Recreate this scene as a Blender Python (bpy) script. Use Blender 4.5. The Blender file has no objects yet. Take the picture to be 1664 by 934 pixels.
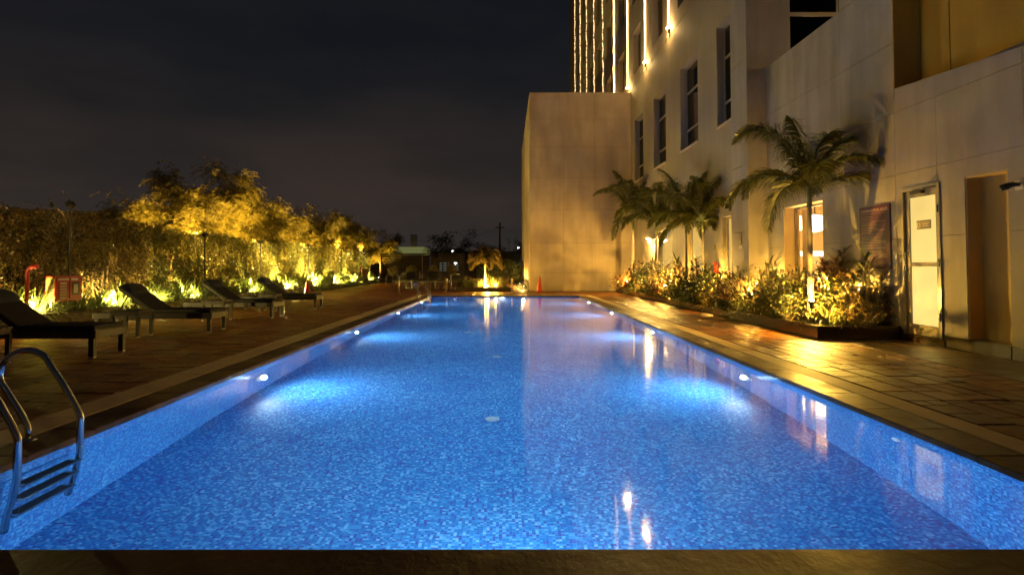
import bpy, bmesh, math, random
from math import sin, cos, pi, radians, sqrt
from mathutils import Vector, Matrix, Quaternion
import numpy as np

R = random.Random(7)
scene = bpy.context.scene
col = scene.collection

# ------------------------------------------------------------------ camera
cam_d = bpy.data.cameras.new("camera")
cam = bpy.data.objects.new("camera", cam_d)
col.objects.link(cam)
cam.location = (0, 0, 1.1)
cam.rotation_euler = (radians(92.0), 0, 0)
cam_d.sensor_width = 36.0
cam_d.lens = 36.0 * 1000 / 1664
cam_d.shift_x = 10 / 1664
cam_d.shift_y = -69 / 1664
cam_d.clip_start = 0.05
cam_d.clip_end = 3000
scene.camera = cam

# ------------------------------------------------------------------ render / exposure
scene.render.engine = 'CYCLES'
scene.view_settings.view_transform = 'Standard'
scene.view_settings.look = 'None'
scene.view_settings.exposure = 0.0
scene.view_settings.gamma = 1.0
cy = scene.cycles
cy.use_denoising = True
cy.max_bounces = 9
cy.diffuse_bounces = 4
cy.glossy_bounces = 4
cy.transmission_bounces = 6
cy.transparent_max_bounces = 16
cy.sample_clamp_indirect = 60.0
cy.use_light_tree = True
cy.blur_glossy = 0.3

# ------------------------------------------------------------------ world: cloudy, light polluted night sky
world = bpy.data.worlds.new("World")
scene.world = world
world.use_nodes = True
wt = world.node_tree
wt.nodes.clear()
def wn(t, **k):
    n = wt.nodes.new(t)
    for a, b in k.items():
        setattr(n, a, b)
    return n
w_out = wn('ShaderNodeOutputWorld')
w_bg = wn('ShaderNodeBackground')
w_tc = wn('ShaderNodeTexCoord')
w_sep = wn('ShaderNodeSeparateXYZ')
w_ramp = wn('ShaderNodeValToRGB')
w_ramp.color_ramp.elements[0].position = 0.0
w_ramp.color_ramp.elements[0].color = (0.047, 0.037, 0.032, 1)
w_ramp.color_ramp.elements[1].position = 0.55
w_ramp.color_ramp.elements[1].color = (0.0075, 0.0095, 0.0145, 1)
e = w_ramp.color_ramp.elements.new(0.16)
e.color = (0.029, 0.024, 0.0215, 1)
e = w_ramp.color_ramp.elements.new(0.30)
e.color = (0.014, 0.0145, 0.017, 1)
w_map = wn('ShaderNodeMapping')
w_map.inputs['Scale'].default_value = (1.0, 1.0, 3.2)
w_noise = wn('ShaderNodeTexNoise')
w_noise.inputs['Scale'].default_value = 1.9
w_noise.inputs['Detail'].default_value = 5
w_noise.inputs['Roughness'].default_value = 0.55
w_cr = wn('ShaderNodeValToRGB')
w_cr.color_ramp.elements[0].position = 0.38
w_cr.color_ramp.elements[0].color = (0.62, 0.70, 0.78, 1)
w_cr.color_ramp.elements[1].position = 0.66
w_cr.color_ramp.elements[1].color = (1.25, 1.12, 1.06, 1)
w_mul = wn('ShaderNodeMixRGB', blend_type='MULTIPLY')
w_mul.inputs['Fac'].default_value = 1.0
lk = wt.links.new
lk(w_tc.outputs['Generated'], w_sep.inputs[0])
lk(w_sep.outputs['Z'], w_ramp.inputs['Fac'])
lk(w_tc.outputs['Generated'], w_map.inputs['Vector'])
lk(w_map.outputs[0], w_noise.inputs['Vector'])
lk(w_noise.outputs['Fac'], w_cr.inputs['Fac'])
lk(w_ramp.outputs['Color'], w_mul.inputs['Color1'])
lk(w_cr.outputs['Color'], w_mul.inputs['Color2'])
lk(w_mul.outputs['Color'], w_bg.inputs['Color'])
w_bg.inputs['Strength'].default_value = 0.85
lk(w_bg.outputs[0], w_out.inputs[0])

# ------------------------------------------------------------------ lamp colours and strengths (tuning)
WARM = (1.0, 0.57, 0.08)
WARMH = (1.0, 0.75, 0.20)
WARMT = (1.0, 0.60, 0.10)
WARM2 = (1.0, 0.62, 0.20)
POOLC = (0.66, 0.88, 1.0)
P_POOL = 70
P_POOLSPOT = 70
P_HEDGE = 520
P_TREE = 4500
P_FLOOD = 2600
P_BED = 130
P_PALM = 300

# ================================================================== materials
MATS = {}
class NT:
    def __init__(s, name):
        s.m = bpy.data.materials.new(name)
        s.m.use_nodes = True
        s.t = s.m.node_tree
        s.t.nodes.clear()
        s.out = s.n('ShaderNodeOutputMaterial')
        MATS[name] = s.m
    def n(s, t, ins=None, **k):
        nd = s.t.nodes.new(t)
        for a, b in k.items():
            setattr(nd, a, b)
        for a, b in (ins or {}).items():
            i = nd.inputs[a]
            if isinstance(b, bpy.types.NodeSocket):
                s.t.links.new(b, i)
            else:
                i.default_value = b
        return nd
    def link(s, a, b):
        s.t.links.new(a, b)
    def surf(s, sock):
        s.link(sock, s.out.inputs['Surface'])
def c4(c):
    return (c[0], c[1], c[2], 1)

def plain(name, c, rough=0.5, metal=0.0, var=0.12, scale=6.0, bump=0.0, bscale=60.0, spec=0.5, coat=0.0, stretch=(1, 1, 1)):
    """principled with a little grain: base colour varied by noise, optional relief"""
    N = NT(name)
    tc = N.n('ShaderNodeTexCoord')
    mp = N.n('ShaderNodeMapping', {'Vector': tc.outputs['Object'], 'Scale': stretch})
    ns = N.n('ShaderNodeTexNoise', {'Vector': mp.outputs[0], 'Scale': scale, 'Detail': 6.0, 'Roughness': 0.6})
    a = tuple(max(0, x * (1 - var)) for x in c)
    b = tuple(min(1, x * (1 + var)) for x in c)
    mx = N.n('ShaderNodeMixRGB', {'Fac': ns.outputs['Fac'], 'Color1': c4(a), 'Color2': c4(b)})
    p = N.n('ShaderNodeBsdfPrincipled', {'Base Color': mx.outputs[0], 'Roughness': rough, 'Metallic': metal, 'Specular IOR Level': spec, 'Coat Weight': coat})
    if bump > 0:
        n2 = N.n('ShaderNodeTexNoise', {'Vector': mp.outputs[0], 'Scale': bscale, 'Detail': 4.0})
        bp = N.n('ShaderNodeBump', {'Height': n2.outputs['Fac'], 'Strength': bump, 'Distance': 0.01})
        N.link(bp.outputs[0], p.inputs['Normal'])
    N.surf(p.outputs[0])
    return N.m

def emit(name, c, s):
    N = NT(name)
    e_ = N.n('ShaderNodeEmission', {'Color': c4(c), 'Strength': s})
    N.surf(e_.outputs[0])
    return N.m

def plaster(name, c, var=0.10, rough=0.75):
    """painted render: broad stains, fine stipple and faint vertical rain streaks"""
    N = NT(name)
    g = N.n('ShaderNodeNewGeometry')
    n1 = N.n('ShaderNodeTexNoise', {'Vector': g.outputs['Position'], 'Scale': 0.9, 'Detail': 8.0, 'Roughness': 0.65})
    mp = N.n('ShaderNodeMapping', {'Vector': g.outputs['Position'], 'Scale': (3.0, 3.0, 0.5)})
    n2 = N.n('ShaderNodeTexNoise', {'Vector': mp.outputs[0], 'Scale': 1.0, 'Detail': 5.0})
    mm = N.n('ShaderNodeMath', {0: n1.outputs['Fac'], 1: n2.outputs['Fac']}, operation='MULTIPLY')
    rp = N.n('ShaderNodeValToRGB', {'Fac': mm.outputs[0]})
    rp.color_ramp.elements[0].position = 0.12
    rp.color_ramp.elements[0].color = c4(tuple(x * (1 - 1.5 * var) for x in c))
    rp.color_ramp.elements[1].position = 0.36
    rp.color_ramp.elements[1].color = c4(tuple(min(1, x * (1 + var * 0.6)) for x in c))
    n3 = N.n('ShaderNodeTexNoise', {'Vector': g.outputs['Position'], 'Scale': 45.0, 'Detail': 5.0})
    bp = N.n('ShaderNodeBump', {'Height': n3.outputs['Fac'], 'Strength': 0.35, 'Distance': 0.006})
    p = N.n('ShaderNodeBsdfPrincipled', {'Base Color': rp.outputs[0], 'Roughness': rough, 'Specular IOR Level': 0.3, 'Normal': bp.outputs[0]})
    N.surf(p.outputs[0])
    return N.m

def leafmat(name, ca, cb, rough=0.45, trans=0.35, spec=0.5):
    N = NT(name)
    g = N.n('ShaderNodeNewGeometry')
    rp = N.n('ShaderNodeValToRGB', {'Fac': g.outputs['Random Per Island']})
    rp.color_ramp.elements[0].color = c4(ca)
    rp.color_ramp.elements[1].color = c4(cb)
    p = N.n('ShaderNodeBsdfPrincipled', {'Base Color': rp.outputs[0], 'Roughness': rough, 'Specular IOR Level': spec})
    t = N.n('ShaderNodeBsdfTranslucent', {'Color': rp.outputs[0]})
    mx = N.n('ShaderNodeMixShader', {0: trans, 1: p.outputs[0], 2: t.outputs[0]})
    N.surf(mx.outputs[0])
    return N.m

def mosaic(name, axes, dark=False):
    """2 cm glass mosaic: per tile random blue, pale joints; axes = the two axes in the wall's plane"""
    N = NT(name)
    g = N.n('ShaderNodeNewGeometry')
    sp = N.n('ShaderNodeSeparateXYZ', {0: g.outputs['Position']})
    P = 1 / 0.0205
    cells, fr = [], []
    for ax in 'XYZ':
        if ax in axes:
            s_ = N.n('ShaderNodeMath', {0: sp.outputs[ax], 1: P}, operation='MULTIPLY')
            fl = N.n('ShaderNodeMath', {0: s_.outputs[0]}, operation='FLOOR')
            f = N.n('ShaderNodeMath', {0: s_.outputs[0]}, operation='FRACT')
            a = N.n('ShaderNodeMath', {0: f.outputs[0], 1: 0.5}, operation='SUBTRACT')
            b = N.n('ShaderNodeMath', {0: a.outputs[0]}, operation='ABSOLUTE')
            cells.append(fl.outputs[0]); fr.append(b.outputs[0])
    cb = N.n('ShaderNodeCombineXYZ', {0: cells[0], 1: cells[1]})
    wnz = N.n('ShaderNodeTexWhiteNoise', {'Vector': cb.outputs[0]}, noise_dimensions='2D')
    # broad blend sheets: where the mix of tiles runs lighter or darker
    nz = N.n('ShaderNodeTexNoise', {'Vector': g.outputs['Position'], 'Scale': 2.6, 'Detail': 3.0})
    ad = N.n('ShaderNodeMath', {0: nz.outputs['Fac'], 1: 0.5}, operation='SUBTRACT')
    ad2 = N.n('ShaderNodeMath', {0: ad.outputs[0], 1: 0.35, 2: wnz.outputs['Value']}, operation='MULTIPLY_ADD')
    rp = N.n('ShaderNodeValToRGB', {'Fac': ad2.outputs[0]})
    cr = rp.color_ramp
    cr.interpolation = 'CONSTANT'
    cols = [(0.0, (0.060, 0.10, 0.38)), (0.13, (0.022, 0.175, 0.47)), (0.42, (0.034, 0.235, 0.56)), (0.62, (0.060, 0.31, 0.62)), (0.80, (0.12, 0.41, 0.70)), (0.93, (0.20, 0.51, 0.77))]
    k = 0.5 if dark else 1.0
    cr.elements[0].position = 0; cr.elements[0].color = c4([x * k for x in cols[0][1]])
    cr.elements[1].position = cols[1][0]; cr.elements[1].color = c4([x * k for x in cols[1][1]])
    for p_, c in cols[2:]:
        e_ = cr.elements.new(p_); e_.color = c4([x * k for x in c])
    mxx = N.n('ShaderNodeMath', {0: fr[0], 1: fr[1]}, operation='MAXIMUM')
    gt = N.n('ShaderNodeMath', {0: mxx.outputs[0], 1: 0.455}, operation='GREATER_THAN')
    mx = N.n('ShaderNodeMixRGB', {'Fac': gt.outputs[0], 'Color1': rp.outputs[0], 'Color2': (0.11, 0.27, 0.60, 1)})
    p = N.n('ShaderNodeBsdfPrincipled', {'Base Color': mx.outputs[0], 'Roughness': 0.35, 'Specular IOR Level': 0.3})
    N.surf(p.outputs[0])
    return N.m

def stone(name, ca, cb, rough0, rough1, bump, scale=3.0, spec=0.5):
    """wet paving stone: each piece its own tone, mottled, with a cleft surface"""
    N = NT(name)
    g = N.n('ShaderNodeNewGeometry')
    oi = N.n('ShaderNodeObjectInfo')
    ad = N.n('ShaderNodeMath', {0: oi.outputs['Random'], 1: g.outputs['Random Per Island']}, operation='ADD')
    fr = N.n('ShaderNodeMath', {0: ad.outputs[0]}, operation='FRACT')
    n1 = N.n('ShaderNodeTexNoise', {'Vector': g.outputs['Position'], 'Scale': scale, 'Detail': 9.0, 'Roughness': 0.7})
    m1 = N.n('ShaderNodeMath', {0: fr.outputs[0], 1: 0.45, 2: n1.outputs['Fac']}, operation='MULTIPLY_ADD')
    rp = N.n('ShaderNodeValToRGB', {'Fac': m1.outputs[0]})
    rp.color_ramp.elements[0].position = 0.35; rp.color_ramp.elements[0].color = c4(ca)
    rp.color_ramp.elements[1].position = 1.0; rp.color_ramp.elements[1].color = c4(cb)
    mp = N.n('ShaderNodeMapping', {'Vector': g.outputs['Position'], 'Scale': (1.6, 1.0, 1.0)})
    n2 = N.n('ShaderNodeTexNoise', {'Vector': mp.outputs[0], 'Scale': 8.0, 'Detail': 8.0, 'Roughness': 0.65})
    bp = N.n('ShaderNodeBump', {'Height': n2.outputs['Fac'], 'Strength': bump, 'Distance': 0.02})
    n3 = N.n('ShaderNodeTexNoise', {'Vector': g.outputs['Position'], 'Scale': 1.7, 'Detail': 4.0})
    mr = N.n('ShaderNodeMapRange', {0: n3.outputs['Fac'], 1: 0.3, 2: 0.7, 3: rough0, 4: rough1})
    p = N.n('ShaderNodeBsdfPrincipled', {'Base Color': rp.outputs[0], 'Roughness': mr.outputs[0], 'Specular IOR Level': spec, 'Normal': bp.outputs[0]})
    N.surf(p.outputs[0])
    return N.m

def water():
    N = NT('water')
    g = N.n('ShaderNodeNewGeometry')
    mp = N.n('ShaderNodeMapping', {'Vector': g.outputs['Position'], 'Scale': (1.0, 0.8, 1.0)})
    n1 = N.n('ShaderNodeTexNoise', {'Vector': mp.outputs[0], 'Scale': 2.2, 'Detail': 3.0, 'Roughness': 0.5})
    bp = N.n('ShaderNodeBump', {'Height': n1.outputs['Fac'], 'Strength': 0.08, 'Distance': 0.02})
    bq = N.n('ShaderNodeBump', {'Height': n1.outputs['Fac'], 'Strength': 0.22, 'Distance': 0.02})
    rf = N.n('ShaderNodeBsdfRefraction', {'Color': (0.86, 0.95, 1.0, 1), 'Roughness': 0.0, 'IOR': 1.333, 'Normal': bq.outputs[0]})
    gl = N.n('ShaderNodeBsdfGlossy', {'Color': (1, 1, 1, 1), 'Roughness': 0.06, 'Normal': bp.outputs[0]})
    fr = N.n('ShaderNodeFresnel', {'IOR': 1.333})
    mx = N.n('ShaderNodeMixShader', {0: fr.outputs[0], 1: rf.outputs[0], 2: gl.outputs[0]})
    N.surf(mx.outputs[0])
    return N.m

def glass(name, tint=(0.9, 0.9, 0.9), refl=(1, 1, 1), base=0.06):
    """thin window pane: clear, with a mirror-like surface"""
    N = NT(name)
    gg = N.n('ShaderNodeNewGeometry')
    io = N.n('ShaderNodeMapRange', {0: gg.outputs['Backfacing'], 1: 0.0, 2: 1.0, 3: 1.5, 4: 1 / 1.5})
    fr = N.n('ShaderNodeFresnel', {'IOR': io.outputs[0]})
    tr = N.n('ShaderNodeBsdfTransparent', {'Color': c4(tint)})
    gl = N.n('ShaderNodeBsdfGlossy', {'Color': c4(refl), 'Roughness': 0.02})
    mx = N.n('ShaderNodeMixShader', {0: fr.outputs[0], 1: tr.outputs[0], 2: gl.outputs[0]})
    N.surf(mx.outputs[0])
    return N.m

plaster('wall_paint', (0.27, 0.235, 0.205), 0.17)
plaster('wall_panel', (0.43, 0.33, 0.22), 0.14)
plaster('tower_paint', (0.30, 0.245, 0.18), 0.07)
plaster('brown_wall', (0.50, 0.27, 0.035), 0.12, 0.6)
plaster('niche_paint', (0.45, 0.30, 0.09), 0.1, 0.7)
plain('joint_dark', (0.10, 0.08, 0.06), 0.9)
plain('black_granite', (0.032, 0.020, 0.010), 0.16, var=0.5, scale=60, bump=0.1, spec=0.6)
plain('kerb_stone', (0.055, 0.038, 0.02), 0.42, var=0.35, scale=9, bump=0.3)
stone('deck_stone', (0.115, 0.035, 0.002), (0.26, 0.088, 0.006), 0.28, 0.52, 1.0, 3.0, 0.30)
stone('coping', (0.034, 0.013, 0.002), (0.12, 0.054, 0.009), 0.32, 0.6, 0.4, 5.0, 0.35)
stone('sand_band', (0.52, 0.37, 0.19), (0.72, 0.54, 0.30), 0.5, 0.65, 0.2, 5.0, 0.25)
stone('smooth_deck', (0.040, 0.022, 0.008), (0.075, 0.042, 0.016), 0.3, 0.45, 0.25, 4.0)
plain('grout', (0.012, 0.008, 0.004), 0.85)
plain('ground', (0.030, 0.022, 0.012), 0.9, var=0.4, scale=0.8)
plain('soil', (0.032, 0.018, 0.009), 0.95, var=0.5, scale=12, bump=0.9, bscale=25)
mosaic('mosaic_floor', 'XY')
mosaic('mosaic_side', 'YZ')
mosaic('mosaic_end', 'XZ')
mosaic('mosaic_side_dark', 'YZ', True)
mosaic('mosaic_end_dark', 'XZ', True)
water()
plain('steel', (0.62, 0.60, 0.57), 0.16, metal=1.0, var=0.05)
plain('brass_pole', (0.65, 0.52, 0.28), 0.3, metal=0.8)
plain('rung_black', (0.02, 0.02, 0.02), 0.6)
plain('white_plastic', (0.75, 0.77, 0.78), 0.4)
plain('inlet_plastic', (0.38, 0.44, 0.50), 0.5)
plain('frame_paint', (0.26, 0.22, 0.16), 0.35)
plain('frame_dark', (0.05, 0.045, 0.04), 0.4)
plain('sill_stone', (0.42, 0.34, 0.25), 0.5)
plain('blind', (0.30, 0.235, 0.15), 0.8, stretch=(1, 1, 30))
plain('curtain', (0.60, 0.46, 0.26), 0.9, stretch=(25, 25, 0.3), var=0.35, scale=3)
plain('room_paint', (0.62, 0.50, 0.30), 0.9)
glass('glass_clear')
glass('glass_dark', (0.35, 0.33, 0.30))
plain('lounger_wood', (0.024, 0.012, 0.005), 0.45, var=0.4, scale=20, stretch=(1, 12, 12))
plain('lounger_weave', (0.012, 0.010, 0.009), 0.75, var=0.4, scale=90, bump=0.5, bscale=160)
plain('pillow_navy', (0.020, 0.024, 0.040), 0.85, var=0.3, scale=12, bump=0.4, bscale=40)
plain('cap_grey', (0.5, 0.48, 0.42), 0.4)
plain('red_paint', (0.32, 0.008, 0.006), 0.35, var=0.15)
plain('cone_red', (0.38, 0.020, 0.008), 0.45, var=0.1)
plain('tan_panel', (0.13, 0.085, 0.03), 0.5)
plain('label_white', (0.55, 0.50, 0.45), 0.5)
plain('dark_metal', (0.03, 0.028, 0.025), 0.4, metal=0.3)
plain('fence_wood', (0.020, 0.007, 0.004), 0.6, var=0.4, scale=14, stretch=(1, 10, 10))
plain('sign_maroon', (0.060, 0.014, 0.040), 0.28, var=0.08)
plain('sign_print', (0.30, 0.20, 0.17), 0.5)
plain('sign_title', (0.42, 0.27, 0.22), 0.5)
plain('plate_grey', (0.13, 0.115, 0.08), 0.4)
plain('plate_print', (0.55, 0.48, 0.33), 0.5)
plain('bark', (0.13, 0.085, 0.045), 0.9, var=0.4, scale=14, bump=0.8, bscale=30, stretch=(1, 1, 0.3))
plain('bark_dark', (0.035, 0.024, 0.014), 0.9, var=0.4, scale=14, bump=0.8, bscale=30)
plain('palm_trunk', (0.30, 0.24, 0.16), 0.75, var=0.25, scale=5, bump=0.6, bscale=26, stretch=(1, 1, 5))
plain('crownshaft', (0.17, 0.20, 0.07), 0.4, var=0.2, scale=6, stretch=(8, 8, 0.6))
plain('white_trunk', (0.62, 0.58, 0.5), 0.7)
plain('stem_pale', (0.30, 0.25, 0.15), 0.6)
leafmat('leaf_hedge', (0.060, 0.075, 0.018), (0.30, 0.27, 0.08), 0.28, 0.35, 0.6)
leafmat('leaf_hedge_brown', (0.060, 0.045, 0.014), (0.30, 0.20, 0.07), 0.28, 0.35, 0.6)
leafmat('leaf_feather', (0.10, 0.090, 0.018), (0.22, 0.175, 0.040), 0.55, 0.45, 0.3)
leafmat('leaf_palm', (0.065, 0.070, 0.014), (0.17, 0.16, 0.040), 0.30, 0.35, 0.6)
leafmat('leaf_spider', (0.16, 0.22, 0.06), (0.40, 0.44, 0.20), 0.35, 0.35, 0.5)
leafmat('leaf_green', (0.028, 0.042, 0.009), (0.12, 0.125, 0.028), 0.3, 0.3, 0.6)
leafmat('leaf_red', (0.085, 0.024, 0.010), (0.15, 0.085, 0.025), 0.3, 0.3, 0.6)
leafmat('leaf_gold', (0.10, 0.068, 0.018), (0.23, 0.165, 0.05), 0.35, 0.35, 0.5)
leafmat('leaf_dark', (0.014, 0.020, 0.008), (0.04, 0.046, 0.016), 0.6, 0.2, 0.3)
leafmat('leaf_topiary', (0.07, 0.055, 0.018), (0.13, 0.095, 0.03), 0.6, 0.3, 0.3)
leafmat('flower_red', (0.45, 0.02, 0.01), (0.6, 0.05, 0.02), 0.4, 0.3, 0.4)
emit('lamp_warm', (1.0, 0.72, 0.38), 60)
emit('lamp_pool', (0.85, 0.93, 1.0), 60)
emit('lamp_white', (0.85, 0.92, 1.0), 12)
emit('strip_near', (1.0, 0.62, 0.26), 11.0)
emit('window_glow', (1.0, 0.66, 0.17), 1.1)
emit('window_glow_soft', (1.0, 0.60, 0.14), 0.55)
emit('sconce_glow', (1.0, 0.80, 0.45), 9)
emit('tube_white', (1.0, 0.90, 0.66), 4.0)
emit('fascia_glow', (0.26, 0.27, 0.09), 0.5)  # own glow stands in for light reflected by the far fascia
emit('far_lit', (0.50, 0.62, 0.50), 0.2)

def strip_led():
    """LED cable: lit points breaking up the line"""
    N = NT('strip_led')
    g = N.n('ShaderNodeNewGeometry')
    mp = N.n('ShaderNodeMapping', {'Vector': g.outputs['Position'], 'Scale': (0.3, 0.3, 3.2)})
    n1 = N.n('ShaderNodeTexNoise', {'Vector': mp.outputs[0], 'Scale': 2.0, 'Detail': 3.0, 'Roughness': 0.7})
    mr = N.n('ShaderNodeMapRange', {0: n1.outputs['Fac'], 1: 0.38, 2: 0.55, 3: 0.35, 4: 3.2})
    e_ = N.n('ShaderNodeEmission', {'Color': (1.0, 0.66, 0.30, 1), 'Strength': mr.outputs[0]})
    N.surf(e_.outputs[0])
strip_led()
def door_glow():
    """frosted door glass with a lamp somewhere behind it"""
    N = NT('door_glow')
    tc = N.n('ShaderNodeTexCoord')
    n1 = N.n('ShaderNodeTexNoise', {'Vector': tc.outputs['Object'], 'Scale': 0.8, 'Detail': 2.0})
    mr = N.n('ShaderNodeMapRange', {0: n1.outputs['Fac'], 1: 0.3, 2: 0.7, 3: 0.92, 4: 1.25})
    e_ = N.n('ShaderNodeEmission', {'Color': (1.0, 0.70, 0.20, 1), 'Strength': mr.outputs[0]})
    gl = N.n('ShaderNodeBsdfGlossy', {'Color': (0.015, 0.015, 0.015, 1), 'Roughness': 0.5})
    a = N.n('ShaderNodeAddShader', {0: e_.outputs[0], 1: gl.outputs[0]})
    N.surf(a.outputs[0])
door_glow()
M = MATS

# ================================================================== mesh helpers
class MB:
    def __init__(s):
        s.v = []; s.f = []; s.mi = []; s.cur = 0
    def add(s, vs, fs):
        b = len(s.v)
        s.v.extend([tuple(x) for x in vs])
        for f in fs:
            s.f.append(tuple(i + b for i in f)); s.mi.append(s.cur)
        return s
    def box(s, x0, x1, y0, y1, z0, z1):
        v = [(x0, y0, z0), (x1, y0, z0), (x1, y1, z0), (x0, y1, z0), (x0, y0, z1), (x1, y0, z1), (x1, y1, z1), (x0, y1, z1)]
        return s.add(v, [(0, 3, 2, 1), (4, 5, 6, 7), (0, 1, 5, 4), (1, 2, 6, 5), (2, 3, 7, 6), (3, 0, 4, 7)])
    def slab(s, x0, x1, y0, y1, z0, z1, c=0.006, tilt=(0, 0)):
        """box whose upper arris is chamfered"""
        cx, cy_ = (x0 + x1) / 2, (y0 + y1) / 2
        v = [(x0, y0, z0), (x1, y0, z0), (x1, y1, z0), (x0, y1, z0)]
        for (a, b) in ((x0, y0), (x1, y0), (x1, y1), (x0, y1)):
            v.append((a, b, z1 - c + (a - cx) * tilt[0] + (b - cy_) * tilt[1]))
        for (a, b) in ((x0 + c, y0 + c), (x1 - c, y0 + c), (x1 - c, y1 - c), (x0 + c, y1 - c)):
            v.append((a, b, z1 + (a - cx) * tilt[0] + (b - cy_) * tilt[1]))
        f = [(8, 9, 10, 11)]
        for i in range(4):
            j = (i + 1) % 4
            f += [(i, j, 4 + j, 4 + i), (4 + i, 4 + j, 8 + j, 8 + i)]
        return s.add(v, f)
    def bevbox(s, x0, x1, y0, y1, z0, z1, r=0.01):
        bm = bmesh.new()
        bmesh.ops.create_cube(bm, size=1)
        for v in bm.verts:
            v.co = Vector(((x0 + x1) / 2 + v.co.x * (x1 - x0), (y0 + y1) / 2 + v.co.y * (y1 - y0), (z0 + z1) / 2 + v.co.z * (z1 - z0)))
        bmesh.ops.bevel(bm, geom=bm.edges[:], offset=r, segments=2, affect='EDGES', profile=0.6)
        bm.verts.index_update()
        s.add([v.co for v in bm.verts], [[v.index for v in f.verts] for f in bm.faces])
        bm.free()
        return s
    def tube(s, pts, rad, n=8, caps=True):
        pts = [Vector(p) for p in pts]
        if not hasattr(rad, '__len__'):
            rad = [rad] * len(pts)
        t0 = (pts[1] - pts[0]).normalized()
        ref = Vector((0, 0, 1)) if abs(t0.z) < 0.9 else Vector((1, 0, 0))
        u = t0.cross(ref).normalized()
        vs = []
        for i, p in enumerate(pts):
            a = pts[max(0, i - 1)]; b = pts[min(len(pts) - 1, i + 1)]
            t = (b - a).normalized()
            u = (u - t * u.dot(t)).normalized()
            w = t.cross(u)
            for k in range(n):
                an = 2 * pi * k / n
                vs.append(p + (u * cos(an) + w * sin(an)) * rad[i])
        fs = []
        for i in range(len(pts) - 1):
            for k in range(n):
                k2 = (k + 1) % n
                fs.append((i * n + k, i * n + k2, (i + 1) * n + k2, (i + 1) * n + k))
        if caps:
            fs.append(tuple(range(n))[::-1])
            fs.append(tuple((len(pts) - 1) * n + k for k in range(n)))
        return s.add(vs, fs)
    def lathe(s, prof, c=(0, 0, 0), n=16, axis='z'):
        vs = []
        for (r, h) in prof:
            for k in range(n):
                a = 2 * pi * k / n
                if axis == 'z': vs.append((c[0] + r * cos(a), c[1] + r * sin(a), c[2] + h))
                elif axis == 'x': vs.append((c[0] + h, c[1] + r * cos(a), c[2] + r * sin(a)))
                else: vs.append((c[0] + r * sin(a), c[1] + h, c[2] + r * cos(a)))
        fs = []
        for i in range(len(prof) - 1):
            for k in range(n):
                k2 = (k + 1) % n
                fs.append((i * n + k, i * n + k2, (i + 1) * n + k2, (i + 1) * n + k))
        fs.append(tuple(range(n))[::-1]); fs.append(tuple((len(prof) - 1) * n + k for k in range(n)))
        return s.add(vs, fs)
    def blade(s, p, d, L, w, droop, seg=4, side=None):
        """arching strap leaf, tapering, slightly folded"""
        p = Vector(p); d = Vector(d).normalized()
        side = side or d.cross(Vector((0, 0, 1)))
        if side.length < 1e-3: side = Vector((1, 0, 0))
        side = side.normalized()
        vs = []
        for i in range(seg + 1):
            t = i / seg
            ww = w * (0.55 + 0.9 * t) * (1 - t ** 2.2) if t < 1 else 0.0
            vs.append(p + side * ww * 0.5); vs.append(p - side * ww * 0.5)
            d = (d + Vector((0, 0, -droop / seg * (0.4 + 1.6 * t)))).normalized()
            p = p + d * (L / seg)
        fs = [(2 * i, 2 * i + 1, 2 * i + 3, 2 * i + 2) for i in range(seg)]
        return s.add(vs, fs)
    def leaf(s, p, d, L, w, up=None):
        """pointed leaf, two triangles folded along the midrib"""
        p = Vector(p); d = Vector(d).normalized()
        up = up or Vector((R.gauss(0, 1), R.gauss(0, 1), R.gauss(0, 1)))
        sd = d.cross(up)
        if sd.length < 1e-3: sd = d.cross(Vector((0.3, 1, 0.2)))
        sd.normalize()
        nn = sd.cross(d) * (w * 0.18)
        m = p + d * (L * 0.45)
        return s.add([p, m + sd * w / 2 + nn, p + d * L, m - sd * w / 2 + nn], [(0, 1, 2), (0, 2, 3)])
    def mesh(s, name, mats, smooth=False):
        me = bpy.data.meshes.new(name)
        me.from_pydata(s.v, [], s.f)
        if not isinstance(mats, (list, tuple)): mats = [mats]
        for m in mats: me.materials.append(m)
        if len(mats) > 1: me.polygons.foreach_set('material_index', s.mi)
        if smooth: me.polygons.foreach_set('use_smooth', [True] * len(s.f))
        me.update()
        return me
    def build(s, name, mats, parent=None, loc=(0, 0, 0), smooth=False):
        return mk(name, s.mesh(name, mats, smooth), parent, loc)

def mk(name, me, parent=None, loc=(0, 0, 0), rot=(0, 0, 0), scl=(1, 1, 1)):
    o = bpy.data.objects.new(name, me)
    col.objects.link(o)
    o.location = loc; o.rotation_euler = rot; o.scale = scl
    if parent: o.parent = parent
    return o
def tag(o, label=None, cat=None, group=None, kind=None):
    if label: o['label'] = label
    if cat: o['category'] = cat
    if group: o['group'] = group
    if kind: o['kind'] = kind
    return o
def thing(name, label, cat, loc=(0, 0, 0), rz=0.0, group=None):
    o = bpy.data.objects.new(name, None)
    col.objects.link(o)
    o.location = loc; o.rotation_euler = (0, 0, rz)
    o.empty_display_size = 0.1
    return tag(o, label, cat, group)
def smooth_by_angle(o):
    pass
def copy_tree(o, parent=None):
    c = o.copy()
    col.objects.link(c)
    if parent is not None:
        c.parent = parent
    for ch in [x for x in bpy.data.objects if x.parent == o]:
        copy_tree(ch, c)
    return c
ORD = ['first', 'second', 'third', 'fourth', 'fifth', 'sixth', 'seventh', 'eighth', 'ninth', 'tenth', 'eleventh', 'twelfth', 'thirteenth', 'fourteenth', 'fifteenth', 'sixteenth', 'seventeenth', 'eighteenth', 'nineteenth', 'twentieth', 'twenty-first', 'twenty-second', 'twenty-third', 'twenty-fourth', 'twenty-fifth', 'twenty-sixth', 'twenty-seventh', 'twenty-eighth', 'twenty-ninth', 'thirtieth']
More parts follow.
